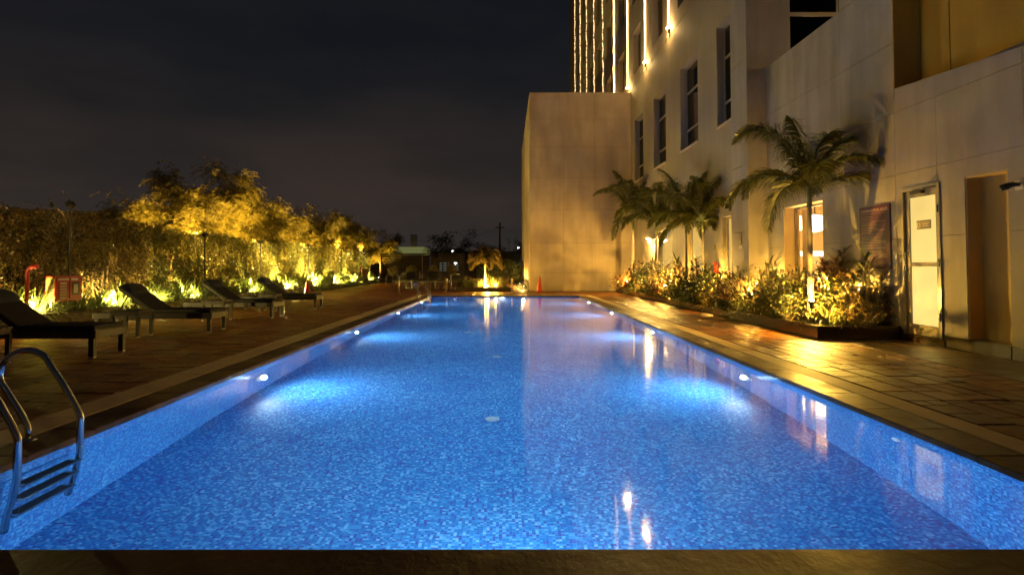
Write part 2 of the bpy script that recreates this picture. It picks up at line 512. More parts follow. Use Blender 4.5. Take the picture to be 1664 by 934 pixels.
ORD += ['thirty-' + x for x in ORD[:9]] + ['fortieth'] + ['forty-' + x for x in ORD[:9]] + ['fiftieth'] + ['fifty-' + x for x in ORD[:9]]
def lamp(name, kind, loc, power, color, parent=None, radius=0.03, rot=None, spot=None, blend=0.5):
    d = bpy.data.lights.new(name, kind)
    d.energy = power; d.color = color
    if kind == 'AREA':
        d.shape = 'DISK'; d.size = radius * 2
    else:
        d.shadow_soft_size = radius
    if kind == 'SPOT':
        d.spot_size = spot; d.spot_blend = blend
    o = bpy.data.objects.new(name, d)
    col.objects.link(o)
    if parent: o.parent = parent
    o.location = loc
    if rot is not None:
        o.rotation_euler = Vector(rot).to_track_quat('-Z', 'Y').to_euler()
    return o

# ================================================================== dimensions
PXL, PXR, PY0, PY1 = -2.81, 2.765, 2.42, 23.2      # pool
WL, PD = -0.045, -1.345                            # water level, pool floor
XA, XP, XB, YC = 5.66, 5.54, 5.98, 14.03           # facade, pilaster, near wall, return wall
YK = 27.6                                          # front of the plain block
XK = -8.5                                          # kerb of the left bed

# ================================================================== ground, deck, pool
g = MB()
S = 900
for (a, b, c, d) in ((-S, PXL - .5, -S, S), (PXR + .5, S, -S, S), (PXL - .5, PXR + .5, -S, PY0 - .5), (PXL - .5, PXR + .5, PY1 + .5, S)):
    g.add([(a, c, -0.12), (b, c, -0.12), (b, d, -0.12), (a, d, -0.12)], [(0, 1, 2, 3)])
tag(g.build('ground', M['ground']), kind='structure')

deck = MB()
def ring(mb, X0, X1, Y0, Y1, x0, x1, y0, y1, z0, z1):
    for (a, b, c, d) in ((X0, x0, Y0, Y1), (x1, X1, Y0, Y1), (x0, x1, Y0, y0), (x0, x1, y1, Y1)):
        if b - a > 1e-6 and d - c > 1e-6: mb.box(a, b, c, d, z0, z1)
ring(deck, -14, 7.4, -6, 45, PXL - .03, PXR + .03, PY0 - .03, PY1 + .03, -0.11, -0.014)
deck_o = tag(deck.build('pool_deck', M['grout']), kind='structure')

# paving: random ashlar, rows along the pool
stones = []
def lay(x0, x1, y0, y1, w=(0.30, 0.52), l=(0.38, 0.85), g=0.007, rnd=R):
    x = x0
    while x < x1 - 0.05:
        ww = rnd.uniform(*w)
        if x1 - (x + ww) < w[0] * 0.7: ww = x1 - x
        y = y0 - rnd.uniform(0, 0.4)
        while y < y1:
            ll = rnd.uniform(*l)
            a, b = max(y, y0), min(y + ll, y1)
            if b - a > 0.05:
                if ww > 0.28 and ll > 0.35 and rnd.random() < 0.35:
                    xm = x + ww * rnd.uniform(0.42, 0.58)
                    stones.append((x + g, xm - g / 2, a + g, b - g)); stones.append((xm + g / 2, x + ww - g, a + g, b - g))
                else:
                    stones.append((x + g, x + ww - g, a + g, b - g))
            y += ll
        x += ww
rs = random.Random(3)
def lay_blocks(x0, x1, y0, y1, w, l, rnd):
    """stamped-stone layout: staggered fields, each with its own run of stone widths"""
    nx = max(1, round((x1 - x0) / 1.6)); xs = [x0 + (x1 - x0) * i / nx + (rnd.uniform(-.18, .18) if 0 < i < nx else 0) for i in range(nx + 1)]
    for i in range(nx):
        y = y0 - rnd.uniform(0, 1.2)
        while y < y1:
            h = rnd.uniform(.7, 1.9); a, b = max(y, y0), min(y + h, y1)
            if b - a > .1: 
                n0 = len(stones); lay(xs[i], xs[i + 1], a, b, w, l, rnd=rnd)
            y += h
lay_blocks(3.29, 4.93, 0.4, 13.0, w=(.15, .32), l=(.2, .55), rnd=rs)
lay_blocks(3.29, 4.72, 13.0, YK - .4, w=(.15, .32), l=(.2, .55), rnd=rs)
lay_blocks(-8.48, -3.41, 2.6, 44.0, w=(0.18, 0.36), l=(0.25, 0.6), rnd=rs)
lay(-3.40, 3.28, PY1 + 0.62, 44.0, w=(0.4, 0.7), l=(0.5, 1.1), rnd=rs)
stones = [s_ for s_ in stones if not (s_[0] > 1.0 and s_[2] > YK)]
def dist(s_):
    cx, cyy = (s_[0] + s_[1]) / 2, (s_[2] + s_[3]) / 2
    vis = abs(cx / max(cyy, .1)) < 0.86
    return (0 if vis else 1, -((s_[1] - s_[0]) * (s_[3] - s_[2])) / (cyy ** 3))
stones.sort(key=dist)
rest = MB()
for i, s_ in enumerate(stones):
    t = (rs.gauss(0, .0035), rs.gauss(0, .0035))
    zt = rs.uniform(-0.002, 0.0015)
    if i < 290:
        cx, cyy = (s_[0] + s_[1]) / 2, (s_[2] + s_[3]) / 2
        MB().slab(s_[0] - cx, s_[1] - cx, s_[2] - cyy, s_[3] - cyy, -0.013, zt, 0.005, t).build('paving_stone', M['deck_stone'], deck_o, (cx, cyy, 0))
    else:
        rest.slab(*s_, -0.013, zt, 0.005, t)
tag(rest.build('paving', M['deck_stone'], deck_o), kind='stuff')
# smooth strip along the building, past the joint
for y0 in np.arange(-0.4, 13.0, 1.12):
    y1 = min(y0 + 1.112, 9.28 if y0 < 9.2 else 13)
    if y0 > 9.2: break
    MB().slab(-.505, .505, -(y1 - y0) / 2, (y1 - y0) / 2, -0.013, 0.0, 0.004).build('smooth_slab', M['smooth_deck'], deck_o, (5.447, (y0 + y1) / 2, 0))

# coping and sandstone band round the pool, stone by stone
basin = bpy.data.objects.new('swimming_pool', None); col.objects.link(basin)
tag(basin, kind='structure')
def course(name, mat, x0, x1, y0, y1, along, L, z=0.0, gap=0.004, zj=0.0012):
    a0, a1 = (y0, y1) if along == 'y' else (x0, x1)
    n = max(1, round((a1 - a0) / L)); st = (a1 - a0) / n
    sx, sy = ((x1 - x0), st - gap) if along == 'y' else (st - gap, (y1 - y0))
    me = MB().slab(-sx / 2, sx / 2, -sy / 2, sy / 2, -0.04 if name == 'coping_stone' else -0.013, 0.0, 0.006).mesh(name, mat)
    for i in range(n):
        c = a0 + st * (i + .5)
        loc = ((x0 + x1) / 2, c, z + rs.uniform(-zj, zj)) if along == 'y' else (c, (y0 + y1) / 2, z + rs.uniform(-zj, zj))
        mk(name, me, basin, loc, (rs.gauss(0, .0012), rs.gauss(0, .0012), 0))
ov = 0.022
course('coping_stone', M['coping'], PXL - .275, PXL + ov, PY0 + ov, PY1 - ov, 'y', 0.60)
course('coping_stone', M['coping'], PXR - ov, PXR + .275, PY0 + ov, PY1 - ov, 'y', 0.60)
course('coping_stone', M['coping'], PXL - .275, PXR + .275, PY1 - ov, PY1 + .30, 'x', 0.60)
course('coping_stone', M['coping'], PXL - .275, PXR + .275, PY0 - .60, PY0 + ov, 'x', 9.0)
course('band_stone', M['sand_band'], PXL - .585, PXL - .281, PY0 - .6, PY1 + .30, 'y', 0.9)
course('band_stone', M['sand_band'], PXR + .281, PXR + .515, PY0 - .6, PY1 + .30, 'y', 0.9)
course('band_stone', M['sand_band'], PXL - .585, PXR + .515, PY1 + .306, PY1 + .61, 'x', 0.9)

def quad(name, vs, mat, parent=basin):
    return MB().add(vs, [(0, 1, 2, 3)]).build(name, mat, parent)
quad('pool_floor', [(PXL, PY0, PD), (PXR, PY0, PD), (PXR, PY1, PD), (PXL, PY1, PD)], M['mosaic_floor'])
BZ = WL + 0.002
MB().box(PXL - .03, PXL, PY0, PY1, PD - .05, BZ - 0.0).build('pool_wall', M['mosaic_side'], basin)
MB().box(PXR, PXR + .03, PY0, PY1, PD - .05, BZ - 0.0).build('pool_wall', M['mosaic_side'], basin)
MB().box(PXL - .03, PXR + .03, PY1, PY1 + .03, PD - .05, BZ).build('pool_wall', M['mosaic_end'], basin)
MB().box(PXL - .03, PXR + .03, PY0 - .03, PY0, PD - .05, BZ).build('pool_wall', M['mosaic_end'], basin)
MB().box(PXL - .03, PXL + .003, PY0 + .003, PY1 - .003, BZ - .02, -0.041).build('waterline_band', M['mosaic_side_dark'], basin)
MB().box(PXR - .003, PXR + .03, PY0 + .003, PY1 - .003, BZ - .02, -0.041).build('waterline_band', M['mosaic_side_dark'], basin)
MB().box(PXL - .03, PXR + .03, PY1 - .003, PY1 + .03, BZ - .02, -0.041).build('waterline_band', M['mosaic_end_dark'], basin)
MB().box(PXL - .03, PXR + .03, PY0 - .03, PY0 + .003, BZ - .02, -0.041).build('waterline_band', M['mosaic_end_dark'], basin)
# drains on the floor
for (dx_, dy, r) in ((-.13, 6.05, .075), (-.13, 9.3, .075), (-.75, 12.2, .075)):
    MB().lathe([(r, 0), (r, .012), (r * .8, .02), (r * .2, .022)], n=20).build('floor_inlet', M['inlet_plastic'], basin, (dx_, dy, PD), True)
for dy in (4.4, 9.3, 13.7):
    MB().lathe([(.04, 0), (.04, -.012), (.03, -.018), (.012, -.02)], n=14, axis='x').build('wall_inlet', M['white_plastic'], basin, (PXR, dy, -0.35), True)

wm = MB()
nx, ny = 1, 1
wm.add([(PXL + .003, PY0 + .003, WL), (PXR - .003, PY0 + .003, WL), (PXR - .003, PY1 - .003, WL), (PXL + .003, PY1 - .003, WL)], [(0, 1, 2, 3)])
tag(wm.build('water', M['water']), kind='structure')

# underwater lamps
ring_me = MB().lathe([(.085, .0), (.15, .0), (.15, .018), (.13, .03), (.085, .024)], n=24, axis='y').mesh('trim_ring', M['white_plastic'], True)
lens_me = MB().lathe([(.083, .0), (.083, .016), (.05, .024), (.01, .026)], n=20, axis='y').mesh('lens', M['lamp_pool'], True)
def pool_light(x, y, rz, label, grp='underwater pool lights', pw=P_POOL):
    t = thing('pool_light', label, 'pool light', (x, y, -0.72), rz, grp)
    mk('trim_ring', ring_me, t); mk('lens', lens_me, t)
    lamp('beam', 'AREA', (0, .04, 0), pw, POOLC, t, .08, (0, 1, .22))
    lamp('beam', 'SPOT', (0, .05, 0), pw / P_POOL * P_POOLSPOT, (1.0, .84, .86), t, .07, (0, 1, -.80), radians(118), 1.0)
ys = (7.1, 11.5, 15.9, 20.3)
dsc = ['nearest', 'second nearest', 'third nearest', 'farthest']
for i, y in enumerate(ys):
    pool_light(PXL, y, -pi / 2, f'{dsc[i]} of the four glowing lights along the left pool wall')
    pool_light(PXR, y, pi / 2, f'{dsc[i]} of the four glowing lights along the right pool wall')
pool_light(-0.15, PY1, pi, 'small glowing light in the middle of the far pool wall')
pool_light(0.1, PY0, 0, 'pool light hidden under the near coping, shining away from the viewer', pw=P_POOL * 1.15)

# ladders
def ladder(label, x, y, loc_scale=1.0):
    t = thing('pool_ladder', label, 'pool ladder', (x, y, 0), 0, 'steel pool ladders')
    rail = []
    P = [(-.22, 0), (-.22, .10), (-.33, .28), (-.385, .36), (-.40, .42), (-.37, .50), (-.29, .555), (-.20, .565), (-.12, .53), (-.07, .46), (.02, .33), (.09, .21), (.113, .16), (.118, .10), (.115, -.2), (.09, -.55), (.05, -.98)]
    Q = []
    for i in range(len(P) - 1):
        p0 = P[max(0, i - 1)]; p1 = P[i]; p2 = P[i + 1]; p3 = P[min(len(P) - 1, i + 2)]
        for k in range(4):
            u = k / 4
            Q.append(tuple(0.5 * ((2 * p1[j]) + (-p0[j] + p2[j]) * u + (2 * p0[j] - 5 * p1[j] + 4 * p2[j] - p3[j]) * u * u + (-p0[j] + 3 * p1[j] - 3 * p2[j] + p3[j]) * u ** 3) for j in (0, 1)))
    Q.append(P[-1])
    me = MB().tube([(q[0], 0, q[1]) for q in Q], .0205, 14).mesh('rail', M['steel'], True)
    pl = MB().lathe([(.055, .001), (.055, .008), (.035, .016), (.022, .018)], n=20).mesh('floor_flange', M['steel'], True)
    for s_ in (-.25, .25):
        r = mk('rail', me, t, (0, s_, 0)); mk('floor_flange', pl, r, (-.22, 0, 0))
    rg = MB().bevbox(-.045, .045, -.235, .235, -.012, .012, .006).mesh('rung', M['steel'])
    tr = MB().box(-.034, .034, -.2, .2, .0125, .017).mesh('tread', M['rung_black'])
    for k, z in enumerate((-.28, -.53, -.78)):
        r = mk('rung', rg, t, (.108 - .02 * k, 0, z)); mk('tread', tr, r)
    return t
ladder('large curved steel pool ladder at the left edge, nearest the viewer', PXL, 3.68)
ladder('small distant steel pool ladder at the far left corner of the pool', PXL, 21.7)

# ================================================================== building
def cellrects(u0, u1, v0, v1, ops):
    us = sorted({u0, u1, *[min(max(o[i], u0), u1) for o in ops for i in (0, 1)]})
    out = []
    for a, b in zip(us[:-1], us[1:]):
        if b - a < 1e-5: continue
        m = (a + b) / 2
        cut = sorted([(max(o[2], v0), min(o[3], v1)) for o in ops if o[0] < m < o[1] and o[2] < v1 and o[3] > v0])
        v = v0
        for (c, d) in cut:
            if c - v > 1e-5: out.append((a, b, v, c))
            v = max(v, d)
        if v1 - v > 1e-5: out.append((a, b, v, v1))
    return out
def wall_x(mb, x0, x1, y0, y1, z0, z1, ops):
    for (a, b, c, d) in cellrects(y0, y1, z0, z1, ops): mb.box(x0, x1, a, b, c, d)

bld = thing('hotel_building', 'tall cream hotel building rising along the right side of the pool', 'building', (XA, YC, 0))
def bp(mb, name, mat, **k):
    """part of the hotel, given in world coordinates"""
    o = mb.build(name, mat, bld, (-XA, -YC, 0)); return o
# upper windows of the podium and tower
up_win = [(14.6, 16.35), (17.98, 19.8), (21.6, 23.4), (25.2, 26.9)]
low_win = [(15.42, 16.05, 0.25, 2.38), (17.75, 19.15, 0.35, 2.36), (20.9, 22.9, 0.35, 2.36)]
strips_y = [20.96 + 3.56 * i for i in range(-1, 9)]
tw = []
for i in range(-1, 9):
    yc = strips_y[0] + 3.56 * (i + .5)
    for k in range(5):
        z0 = 9.55 + 3.13 * k
        if yc - .8 > YC + .8: tw.append((yc - .8, yc + .8, z0, z0 + 1.85))
ops = [(a, b, 4.80, 7.50) for a, b in up_win] + low_win + tw
f = MB(); wall_x(f, XA, XA + .34, YC + .01, 54.2, 0, 27, ops)
bp(f, 'facade', M['tower_paint'])
f = MB()
f.box(XA + .34, 11, 54.0, 54.2, 0, 27); f.box(XA + .34, 11, YC + .3, 54.0, 26.8, 27)
f.box(XA + .9, XA + 1.0, YC + .3, 54.0, 9.2, 26.8)
bp(f, 'rear_structure', M['joint_dark'])
# pilaster at the corner, in stacked panels
z = 0
for z1 in (1.9, 3.45, 5.9, 8.4, 10.9, 13.4, 16, 20, 27):
    f = MB(); f.box(XP, XA - .001, YC - .004, 15.02, z + .006, z1 - .006); bp(f, 'pilaster_panel', M['wall_paint']); z = z1
# facade panels joints (horizontal band lines) : thin proud string under upper windows
for (za, zb) in ((9.06, 9.14),):
    f = MB(); f.box(XA - .012, XA - .001, 15.03, 54, za, zb); bp(f, 'string_course', M['tower_paint'])
# panels facing the viewer on the return wall
f = MB()
ops_c = [(6.321, 9.5, .02, 3.0), (6.56, 9.6, 4.4, 9.6), (6.56, 9.6, 10.6, 13.5)]
for (a, b, c, d) in cellrects(XA - .115, 12, 0, 27, ops_c): f.box(a, b, YC, YC + .3, c, d)
bp(f, 'return_wall', M['wall_paint'])

win_cache = {}
def window_x(xf, y0, y1, z0, z1, kind, parent=bld, off=(-XA, -YC, 0), depth=.20, mull=None, sill=True):
    """window in a wall parallel to the pool; xf = outer wall face"""
    key = (round(y1 - y0, 2), round(z1 - z0, 2), kind, depth, mull)
    w, h = y1 - y0, z1 - z0
    if key not in win_cache:
        t_ = .05
        fr = MB()
        d0, d1 = depth, depth + .06
        fr.box(d0, d1, 0, t_, 0, h); fr.box(d0, d1, w - t_, w, 0, h); fr.box(d0, d1, t_, w - t_, 0, t_); fr.box(d0, d1, t_, w - t_, h - t_, h)
        if mull:
            for mz in mull: fr.box(d0, d1, t_, w - t_, mz - .03, mz + .03)
        pn = MB().box(d0 + .025, d0 + .033, t_, w - t_, t_, h - t_)
        win_cache[key] = (fr.mesh('window', M['frame_paint']), pn.mesh('pane', M['glass_dark'] if 'dark' in kind else M['glass_clear']),
                          MB().box(-.03, depth, 0, w, -.05, .012).mesh('sill', M['sill_stone']),
                          MB().box(d1 + .06, d1 + .07, .0, w, 0, h * (.55 if 'blind' in kind else 1)).mesh('blind', M['blind']))
    me = win_cache[key]
    fo = mk('window', me[0], parent, (xf + off[0], y0 + off[1], z0 + off[2]))
    mk('pane', me[1], fo)
    if sill and kind != 'tower_dark': mk('sill', me[2], fo, (0, 0, 0.0))
    if 'blind' in kind: mk('blind', me[3], fo)
    return fo
for i, (a, b) in enumerate(up_win):
    window_x(XA, a, b, 4.80, 7.50, 'dark_blind' if i in (1, 3) else 'dark', mull=(0.65, 1.85))
for (a, b, c, d) in tw:
    window_x(XA, a, b, c, d, 'tower_dark', mull=None, depth=.22, sill=False)
# window of the return wall (faces the viewer)
fr = MB()
for (a, b) in ((6.56, 6.61), (7.70, 7.74), (7.84, 7.90), (9.55, 9.6)): fr.box(a, b, YC + .1, YC + .18, 4.4, 9.6)
for zz in (4.4, 6.92, 9.5): fr.box(6.61, 9.55, YC + .101, YC + .179, zz, zz + .09)
fo = bp(fr, 'window', M['frame_paint'])
MB().box(6.6, 9.56, YC + .13, YC + .14, 4.45, 9.55).build('pane', M['glass_dark'], fo)
f = MB(); f.box(6.0, 11, YC + 1.4, YC + 1.5, 3.3, 14); bp(f, 'dark_room', M['grout'])

# lit ground floor openings in the facade
for i, (a, b, c, d) in enumerate(low_win):
    fo = window_x(XA, a, b, c, d, 'lit', depth=.09, sill=False, mull=None)
    MB().box(.17, .19, -.1, (b - a) + .1, -.1, d - c + .1).build('lit_curtain', M['window_glow'] if i else M['window_glow'], fo)

# near wall: backing plus panels with open joints
door = (8.44, 9.26, 0.10, 2.26)
winb = (11.58, 13.22, 0.55, 2.36)
niche = (7.30, 7.99, 0.16, 2.26)
opsB = [door, winb, niche]
f = MB()
for (a, b, c, d) in cellrects(3.0, YC - .004, 0, 5.64, opsB + [(3.0, 9.40, 3.70, 5.64)]): f.box(XB + .012, XB + .32, a, b, c, d)
for (a, b, c, d) in cellrects(9.40, 9.8, 5.64, 8.5, []): f.box(XB + .012, XB + .32, a, b, c, d)
bp(f, 'near_wall', M['joint_dark'])
ycuts = [3.0, 4.35, 5.7, 7.05, 8.50, 9.40, 10.9, 12.45, YC - .004]
zcuts = [0.16, 1.52, 2.50, 3.46, 4.55, 5.66]
for i in range(len(ycuts) - 1):
    for k in range(len(zcuts) - 1):
        y0, y1, z0, z1 = ycuts[i], ycuts[i + 1], zcuts[k], zcuts[k + 1]
        if k >= 3 and y1 <= 9.41:
            if k > 3: continue
            ga = lambda y: 3.83 - (9.40 - y) * 0.078
            mb = MB(); a, b = y0 + .0035, y1 - .0035
            v = []
            for x in (XB, XB + .34):
                v += [(x, a, z0 + .0035), (x, b, z0 + .0035), (x, b, ga(b)), (x, a, ga(a))]
            mb.add(v, [(0, 1, 2, 3)[::-1], (4, 5, 6, 7), (0, 1, 5, 4), (1, 2, 6, 5), (2, 3, 7, 6), (3, 0, 4, 7)])
            bp(mb, 'wall_panel', M['wall_paint']); continue
        mb = MB()
        g_ = .0035
        rects = cellrects(y0 + g_, y1 - g_, z0 + (g_ if k else 0), z1 - g_, opsB)
        while rects:
            grp = [rects.pop(0)]; ch = True
            while ch:
                ch = False
                for r_ in rects[:]:
                    if any(min(r_[1], q[1]) - max(r_[0], q[0]) > -1e-4 and min(r_[3], q[3]) - max(r_[2], q[2]) > -1e-4 for q in grp):
                        grp.append(r_); rects.remove(r_); ch = True
            mb = MB()
            for (a, b, c, d) in grp: mb.box(XB, XB + .0125, a, b, c, d)
            bp(mb, 'wall_panel', M['wall_paint'])
# tall end of near wall beside the brown recess
f = MB(); f.box(XB, XB + .0125, 9.403, 10.9, 5.665, 8.5); bp(f, 'wall_panel', M['wall_paint'])
f = MB(); f.box(XB + .003, XB + .418, 9.385, 9.398, 3.72, 8.5); bp(f, 'set_back_panel', M['brown_wall'])
f = MB(); f.box(XB + .32, 11, 9.9, YC - .004, 5.5, 5.62); bp(f, 'low_roof', M['joint_dark'])
rl = thing('added_roof_floodlight', 'small added floodlight, unseen on the low roof behind the near wall', 'floodlight', (8.2, 11.8, 5.62))  # unseen lamp added to brighten the upper return wall
MB().bevbox(-.12, .12, -.05, .05, .06, .24, .01).build('lamp_housing', M['dark_metal'], rl)
MB().box(-.10, .10, .05, .058, .08, .22).build('lens', M['lamp_warm'], rl)
lamp('light', 'POINT', (0, .12, .2), 75, WARM2, rl, .05)
# brown wall set back above the near wall
bw = 0
for (a, b) in ((8.77, 9.39), (3.0, 8.76)):
    f = MB(); f.box(XB + .42, XB + .6, a, b - .01, 2.9, 9.0); bp(f, 'set_back_panel', M['brown_wall'])
f = MB(); f.box(XB + .6, XB + .7, 3.0, 9.39, 2.9, 9.0); bp(f, 'set_back_wall', M['joint_dark'])
# skirting
for (a, b) in ((8.44 + .82, 9.29), (8.0, 8.44), (3.0, 7.30)):
    f = MB(); f.box(XB - .012, XB + .01, a, b, .0, .155); bp(f, 'skirting', M['black_granite'])
f = MB(); f.box(XB - .03, XB + .3, 8.40, 9.28, .0, .10); bp(f, 'door_step', M['black_granite'])
# niche
f = MB()
f.box(XB + .20, XB + .22, 7.30, 7.99, .16, 2.26); f.box(XB + .012, XB + .2, 7.97, 7.99, .16, 2.26); f.box(XB + .012, XB + .2, 7.30, 7.32, .16, 2.26); f.box(XB + .012, XB + .2, 7.32, 7.97, 2.24, 2.26)
bp(f, 'niche_lining', M['niche_paint'])
f = MB(); f.box(XB - .02, XB + .2, 7.30, 7.99, 0, .158); bp(f, 'niche_step', M['black_granite'])

# lit window in the near wall with a room behind it
f = MB(); f.box(XB + .01, XB + .32, winb[0] - .001, winb[0] + .02, winb[2], winb[3])
fw = window_x(XB, winb[0], winb[1], winb[2], winb[3], 'lit', depth=.22, sill=True, mull=(0.02,))
rm = MB()
rx0, rx1 = .345, 3.2
w_, h_ = winb[1] - winb[0], winb[3] - winb[2]
ry0, ry1, rz0, rz1 = -1.2, 5.9, -.5, h_ + .5
rm.box(rx1, rx1 + .05, ry0, ry1, rz0, rz1); rm.box(rx0, rx1, ry0 - .05, ry0, rz0, rz1); rm.box(rx0, rx1, ry1, ry1 + .05, rz0, rz1)
rm.box(rx0, rx1, ry0, ry1, rz1, rz1 + .05); rm.box(rx0, rx1, ry0, ry1, rz0 - .05, rz0); rm.box(rx0 - .02, rx0, w_ + .5, ry1, rz0, rz1)
rm.build('room', M['room_paint'], fw)
rv = MB()
for (a, b, c, d) in ((-.0, .012, 0, h_), (w_ - .012, w_, 0, h_), (.012, w_ - .012, h_ - .012, h_)): rv.box(.0, .34, a, b, c, d)
rv.build('reveal', M['room_paint'], fw)
# things inside, seen through the pane: wall cabinet, white tube, hanging lamps
cb_ = MB().bevbox(.9, 3.0, 4.6, 4.9, .38, .80, .01).build('room_cabinet', M['blind'], fw)
MB().box(.9, 3.0, 4.52, 4.58, .82, .95).build('tube_light', M['tube_white'], fw)
MB().bevbox(.8, 2.9, 4.3, 4.5, -.49, .30, .01).build('room_counter', M['curtain'], fw)
lm = MB().lathe([(.02, .22), (.16, .19), (.21, .0), (.16, -.16), (.03, -.2)], n=18).mesh('room_lamp', M['sconce_glow'], True)
for (a, b, c) in ((1.36, 3.0, 1.56), (1.70, 3.7, 1.62), (1.15, 3.6, 1.60)):
    lo_ = mk('room_lamp', lm, fw, (a, b, c)); MB().tube([(0, 0, .2), (0, 0, .5)], .01, 6).build('lamp_cord', M['dark_metal'], lo_)
lamp('room_light', 'POINT', (1.36, 2.4, 1.3), 420, WARM2, fw, .12)
lamp('room_light', 'POINT', (.9, 1.2, 1.4), 280, WARM2, fw, .12)
cu = MB(); n = 18
pts = [(.40 + .025 * sin(k * 2.2), 1.36 + .30 * k / n) for k in range(n + 1)]
vs = [(p[0], p[1], zz) for p in pts for zz in (0, h_)]
cu.add(vs, [(2 * k, 2 * k + 1, 2 * k + 3, 2 * k + 2) for k in range(n)])
cu.build('curtain', M['curtain'], fw, smooth=True)

# door
dr = thing('glazed_door', 'pale framed glass door glowing yellow, right of the pool rules sign', 'door', (XB, door[0], door[2]))
dw, dh = door[1] - door[0], door[3] - door[2]
fm = MB()
for (a, b, c, d) in cellrects(0, dw, 0, dh, [(.045, dw - .045, .0, dh - .05)]): fm.box(-.02, .10, a, b, c, d)
fm.build('door_frame', M['frame_paint'], dr)
lf = MB()
for (a, b, c, d) in cellrects(.052, dw - .052, .01, dh - .057, [(.13, dw - .13, .16, 1.00), (.13, dw - .13, 1.06, dh - .15)]): lf.box(.02, .065, a, b, c, d)
leaf = lf.build('door_leaf', M['frame_paint'], dr)
for (c, d) in ((.16, 1.0), (1.06, dh - .15)):
    MB().box(.04, .048, .13, dw - .13, c, d).build('frosted_pane', M['door_glow'], leaf)
MB().tube([(.02, dw - .09, .95), (-.04, dw - .09, .95), (-.04, dw - .09, 1.2), (.02, dw - .09, 1.2)], .011, 8).build('handle', M['steel'], leaf, smooth=True)
MB().bevbox(-.045, .02, .34, .58, dh - .11, dh - .06, .006).tube([(-.03, .34, dh - .08), (-.10, .2, dh - .06), (-.01, .06, dh - .04)], .009, 6).build('door_closer', M['dark_metal'], dr)
for zz in (.25, 1.0, 1.75):
    MB().tube([(-.026, .03, zz), (-.026, .03, zz + .1)], .012, 8).build('hinge', M['steel'], dr)
dp = thing('door_plate', 'small dark plate with white icon on the glowing door glass', 'plate', (XB + .038, door[0] + .25, 1.64))
MB().box(-.006, 0, 0, .30, 0, .125).build('plate_board', M['plate_grey'], dp)
ic = MB(); ic.box(-.009, -.006, .215, .285, .02, .105)
ic.build('plate_icon', M['plate_print'], dp)
MB().box(-.011, -.009, .24, .26, .03, .075).lathe([(.011, 0), (.011, .002)], (-.011, .25, .088), 10, 'x').build('plate_figure', M['plate_grey'], dp)
ln = MB()
for (a, b, z_) in ((.03, .19, .085), (.05, .19, .06), (.03, .19, .03)): ln.box(-.009, -.006, a, b, z_, z_ + .012)
ln.build('plate_lettering', M['plate_print'], dp)

# text helper
def text_mesh(s_, size, mat, name, parent, loc, rot, align='CENTER'):
    cu = bpy.data.curves.new(name, 'FONT')
    cu.body = s_; cu.size = size; cu.align_x = align; cu.align_y = 'CENTER'; cu.extrude = .0012; cu.offset = size * .012
    o = bpy.data.objects.new(name, cu)
    dg = bpy.context.evaluated_depsgraph_get()
    col.objects.link(o)
    dg.update()
    me = bpy.data.meshes.new_from_object(o.evaluated_get(dg))
    bpy.data.objects.remove(o)
    me.materials.clear(); me.materials.append(mat)
    return mk(name, me, parent, loc, rot)

# pool rules board: far edge at y=10.35, near edge at y=9.53
sg = thing('pool_rules_sign', 'maroon pool rules board with pale lettering on the wall left of the glowing door', 'sign', (XB, 9.53, 1.06))
MB().bevbox(-.022, -.001, 0, .82, 0, 1.02, .004).build('sign_board', M['sign_maroon'], sg)
text_mesh('SWIMMING POOL RULES', .064, M['sign_title'], 'sign_title', sg, (-.0225, .41, .945), (pi / 2, 0, -pi / 2))
sl = MB()
sl.box(-.0245, -.0225, .10, .76, .893, .899)
z_ = .845
rr = random.Random(5)
while z_ > .31:
    full = rr.random() < .55
    sl.box(-.0238, -.0225, (.12 if full else rr.uniform(.3, .5)), .77, z_, z_ + .009)
    z_ -= rr.choice((.026, .034, .042))
z_ = .27
sl.box(-.0238, -.0225, .2, .62, z_, z_ + .012)
z_ -= .035
while z_ > .03:
    sl.box(-.0238, -.0225, rr.uniform(.08, .2), rr.uniform(.70, .77), z_, z_ + .008); z_ -= .027
tag(sl.build('sign_lettering', M['sign_print'], sg), 'rows of pale small print, too small to read')

# small plaques on the facade
pq = thing('wall_plaque', 'tall framed plaque with a hand-like emblem on the grey pilaster', 'plaque', (XP, 14.42, 1.62))
MB().bevbox(-.02, -.001, 0, .17, 0, .26, .004).build('plaque_frame', M['plate_grey'], pq)
MB().box(-.022, -.02, .025, .145, .03, .235).build('plaque_face', M['blind'], pq)
MB().lathe([(.035, 0), (.035, .002)], (-.0245, .085, .12), 14, 'x').box(-.0245, -.0222, .075, .095, .14, .21).build('plaque_emblem', M['plate_grey'], pq)
MB().box(-.008, -.001, .0, .17, -.10, -.03).build('plaque_caption', M['sill_stone'], pq)
pq = thing('wall_socket_box', 'small flat box on the facade between two lit windows', 'box', (XA, 16.55, 1.56))
MB().bevbox(-.035, -.001, 0, .34, 0, .11, .006).build('box_body', M['plate_grey'], pq)
MB().box(-.038, -.035, .03, .31, .02, .09).build('box_face', M['blind'], pq)

# security camera on the right edge
sc_ = thing('wall_camera', 'dark dome camera on the wall beside the brown niche', 'camera', (XB, 7.12, 2.02))
MB().bevbox(-.02, -.001, -.06, .06, -.03, .08, .006).build('camera_mount', M['label_white'], sc_)
MB().tube([(-.01, 0, .03), (-.10, 0, .03), (-.15, .02, .01), (-.20, .05, -.01)], [.02, .03, .042, .036], 12).build('camera_body', M['dark_metal'], sc_, smooth=True)

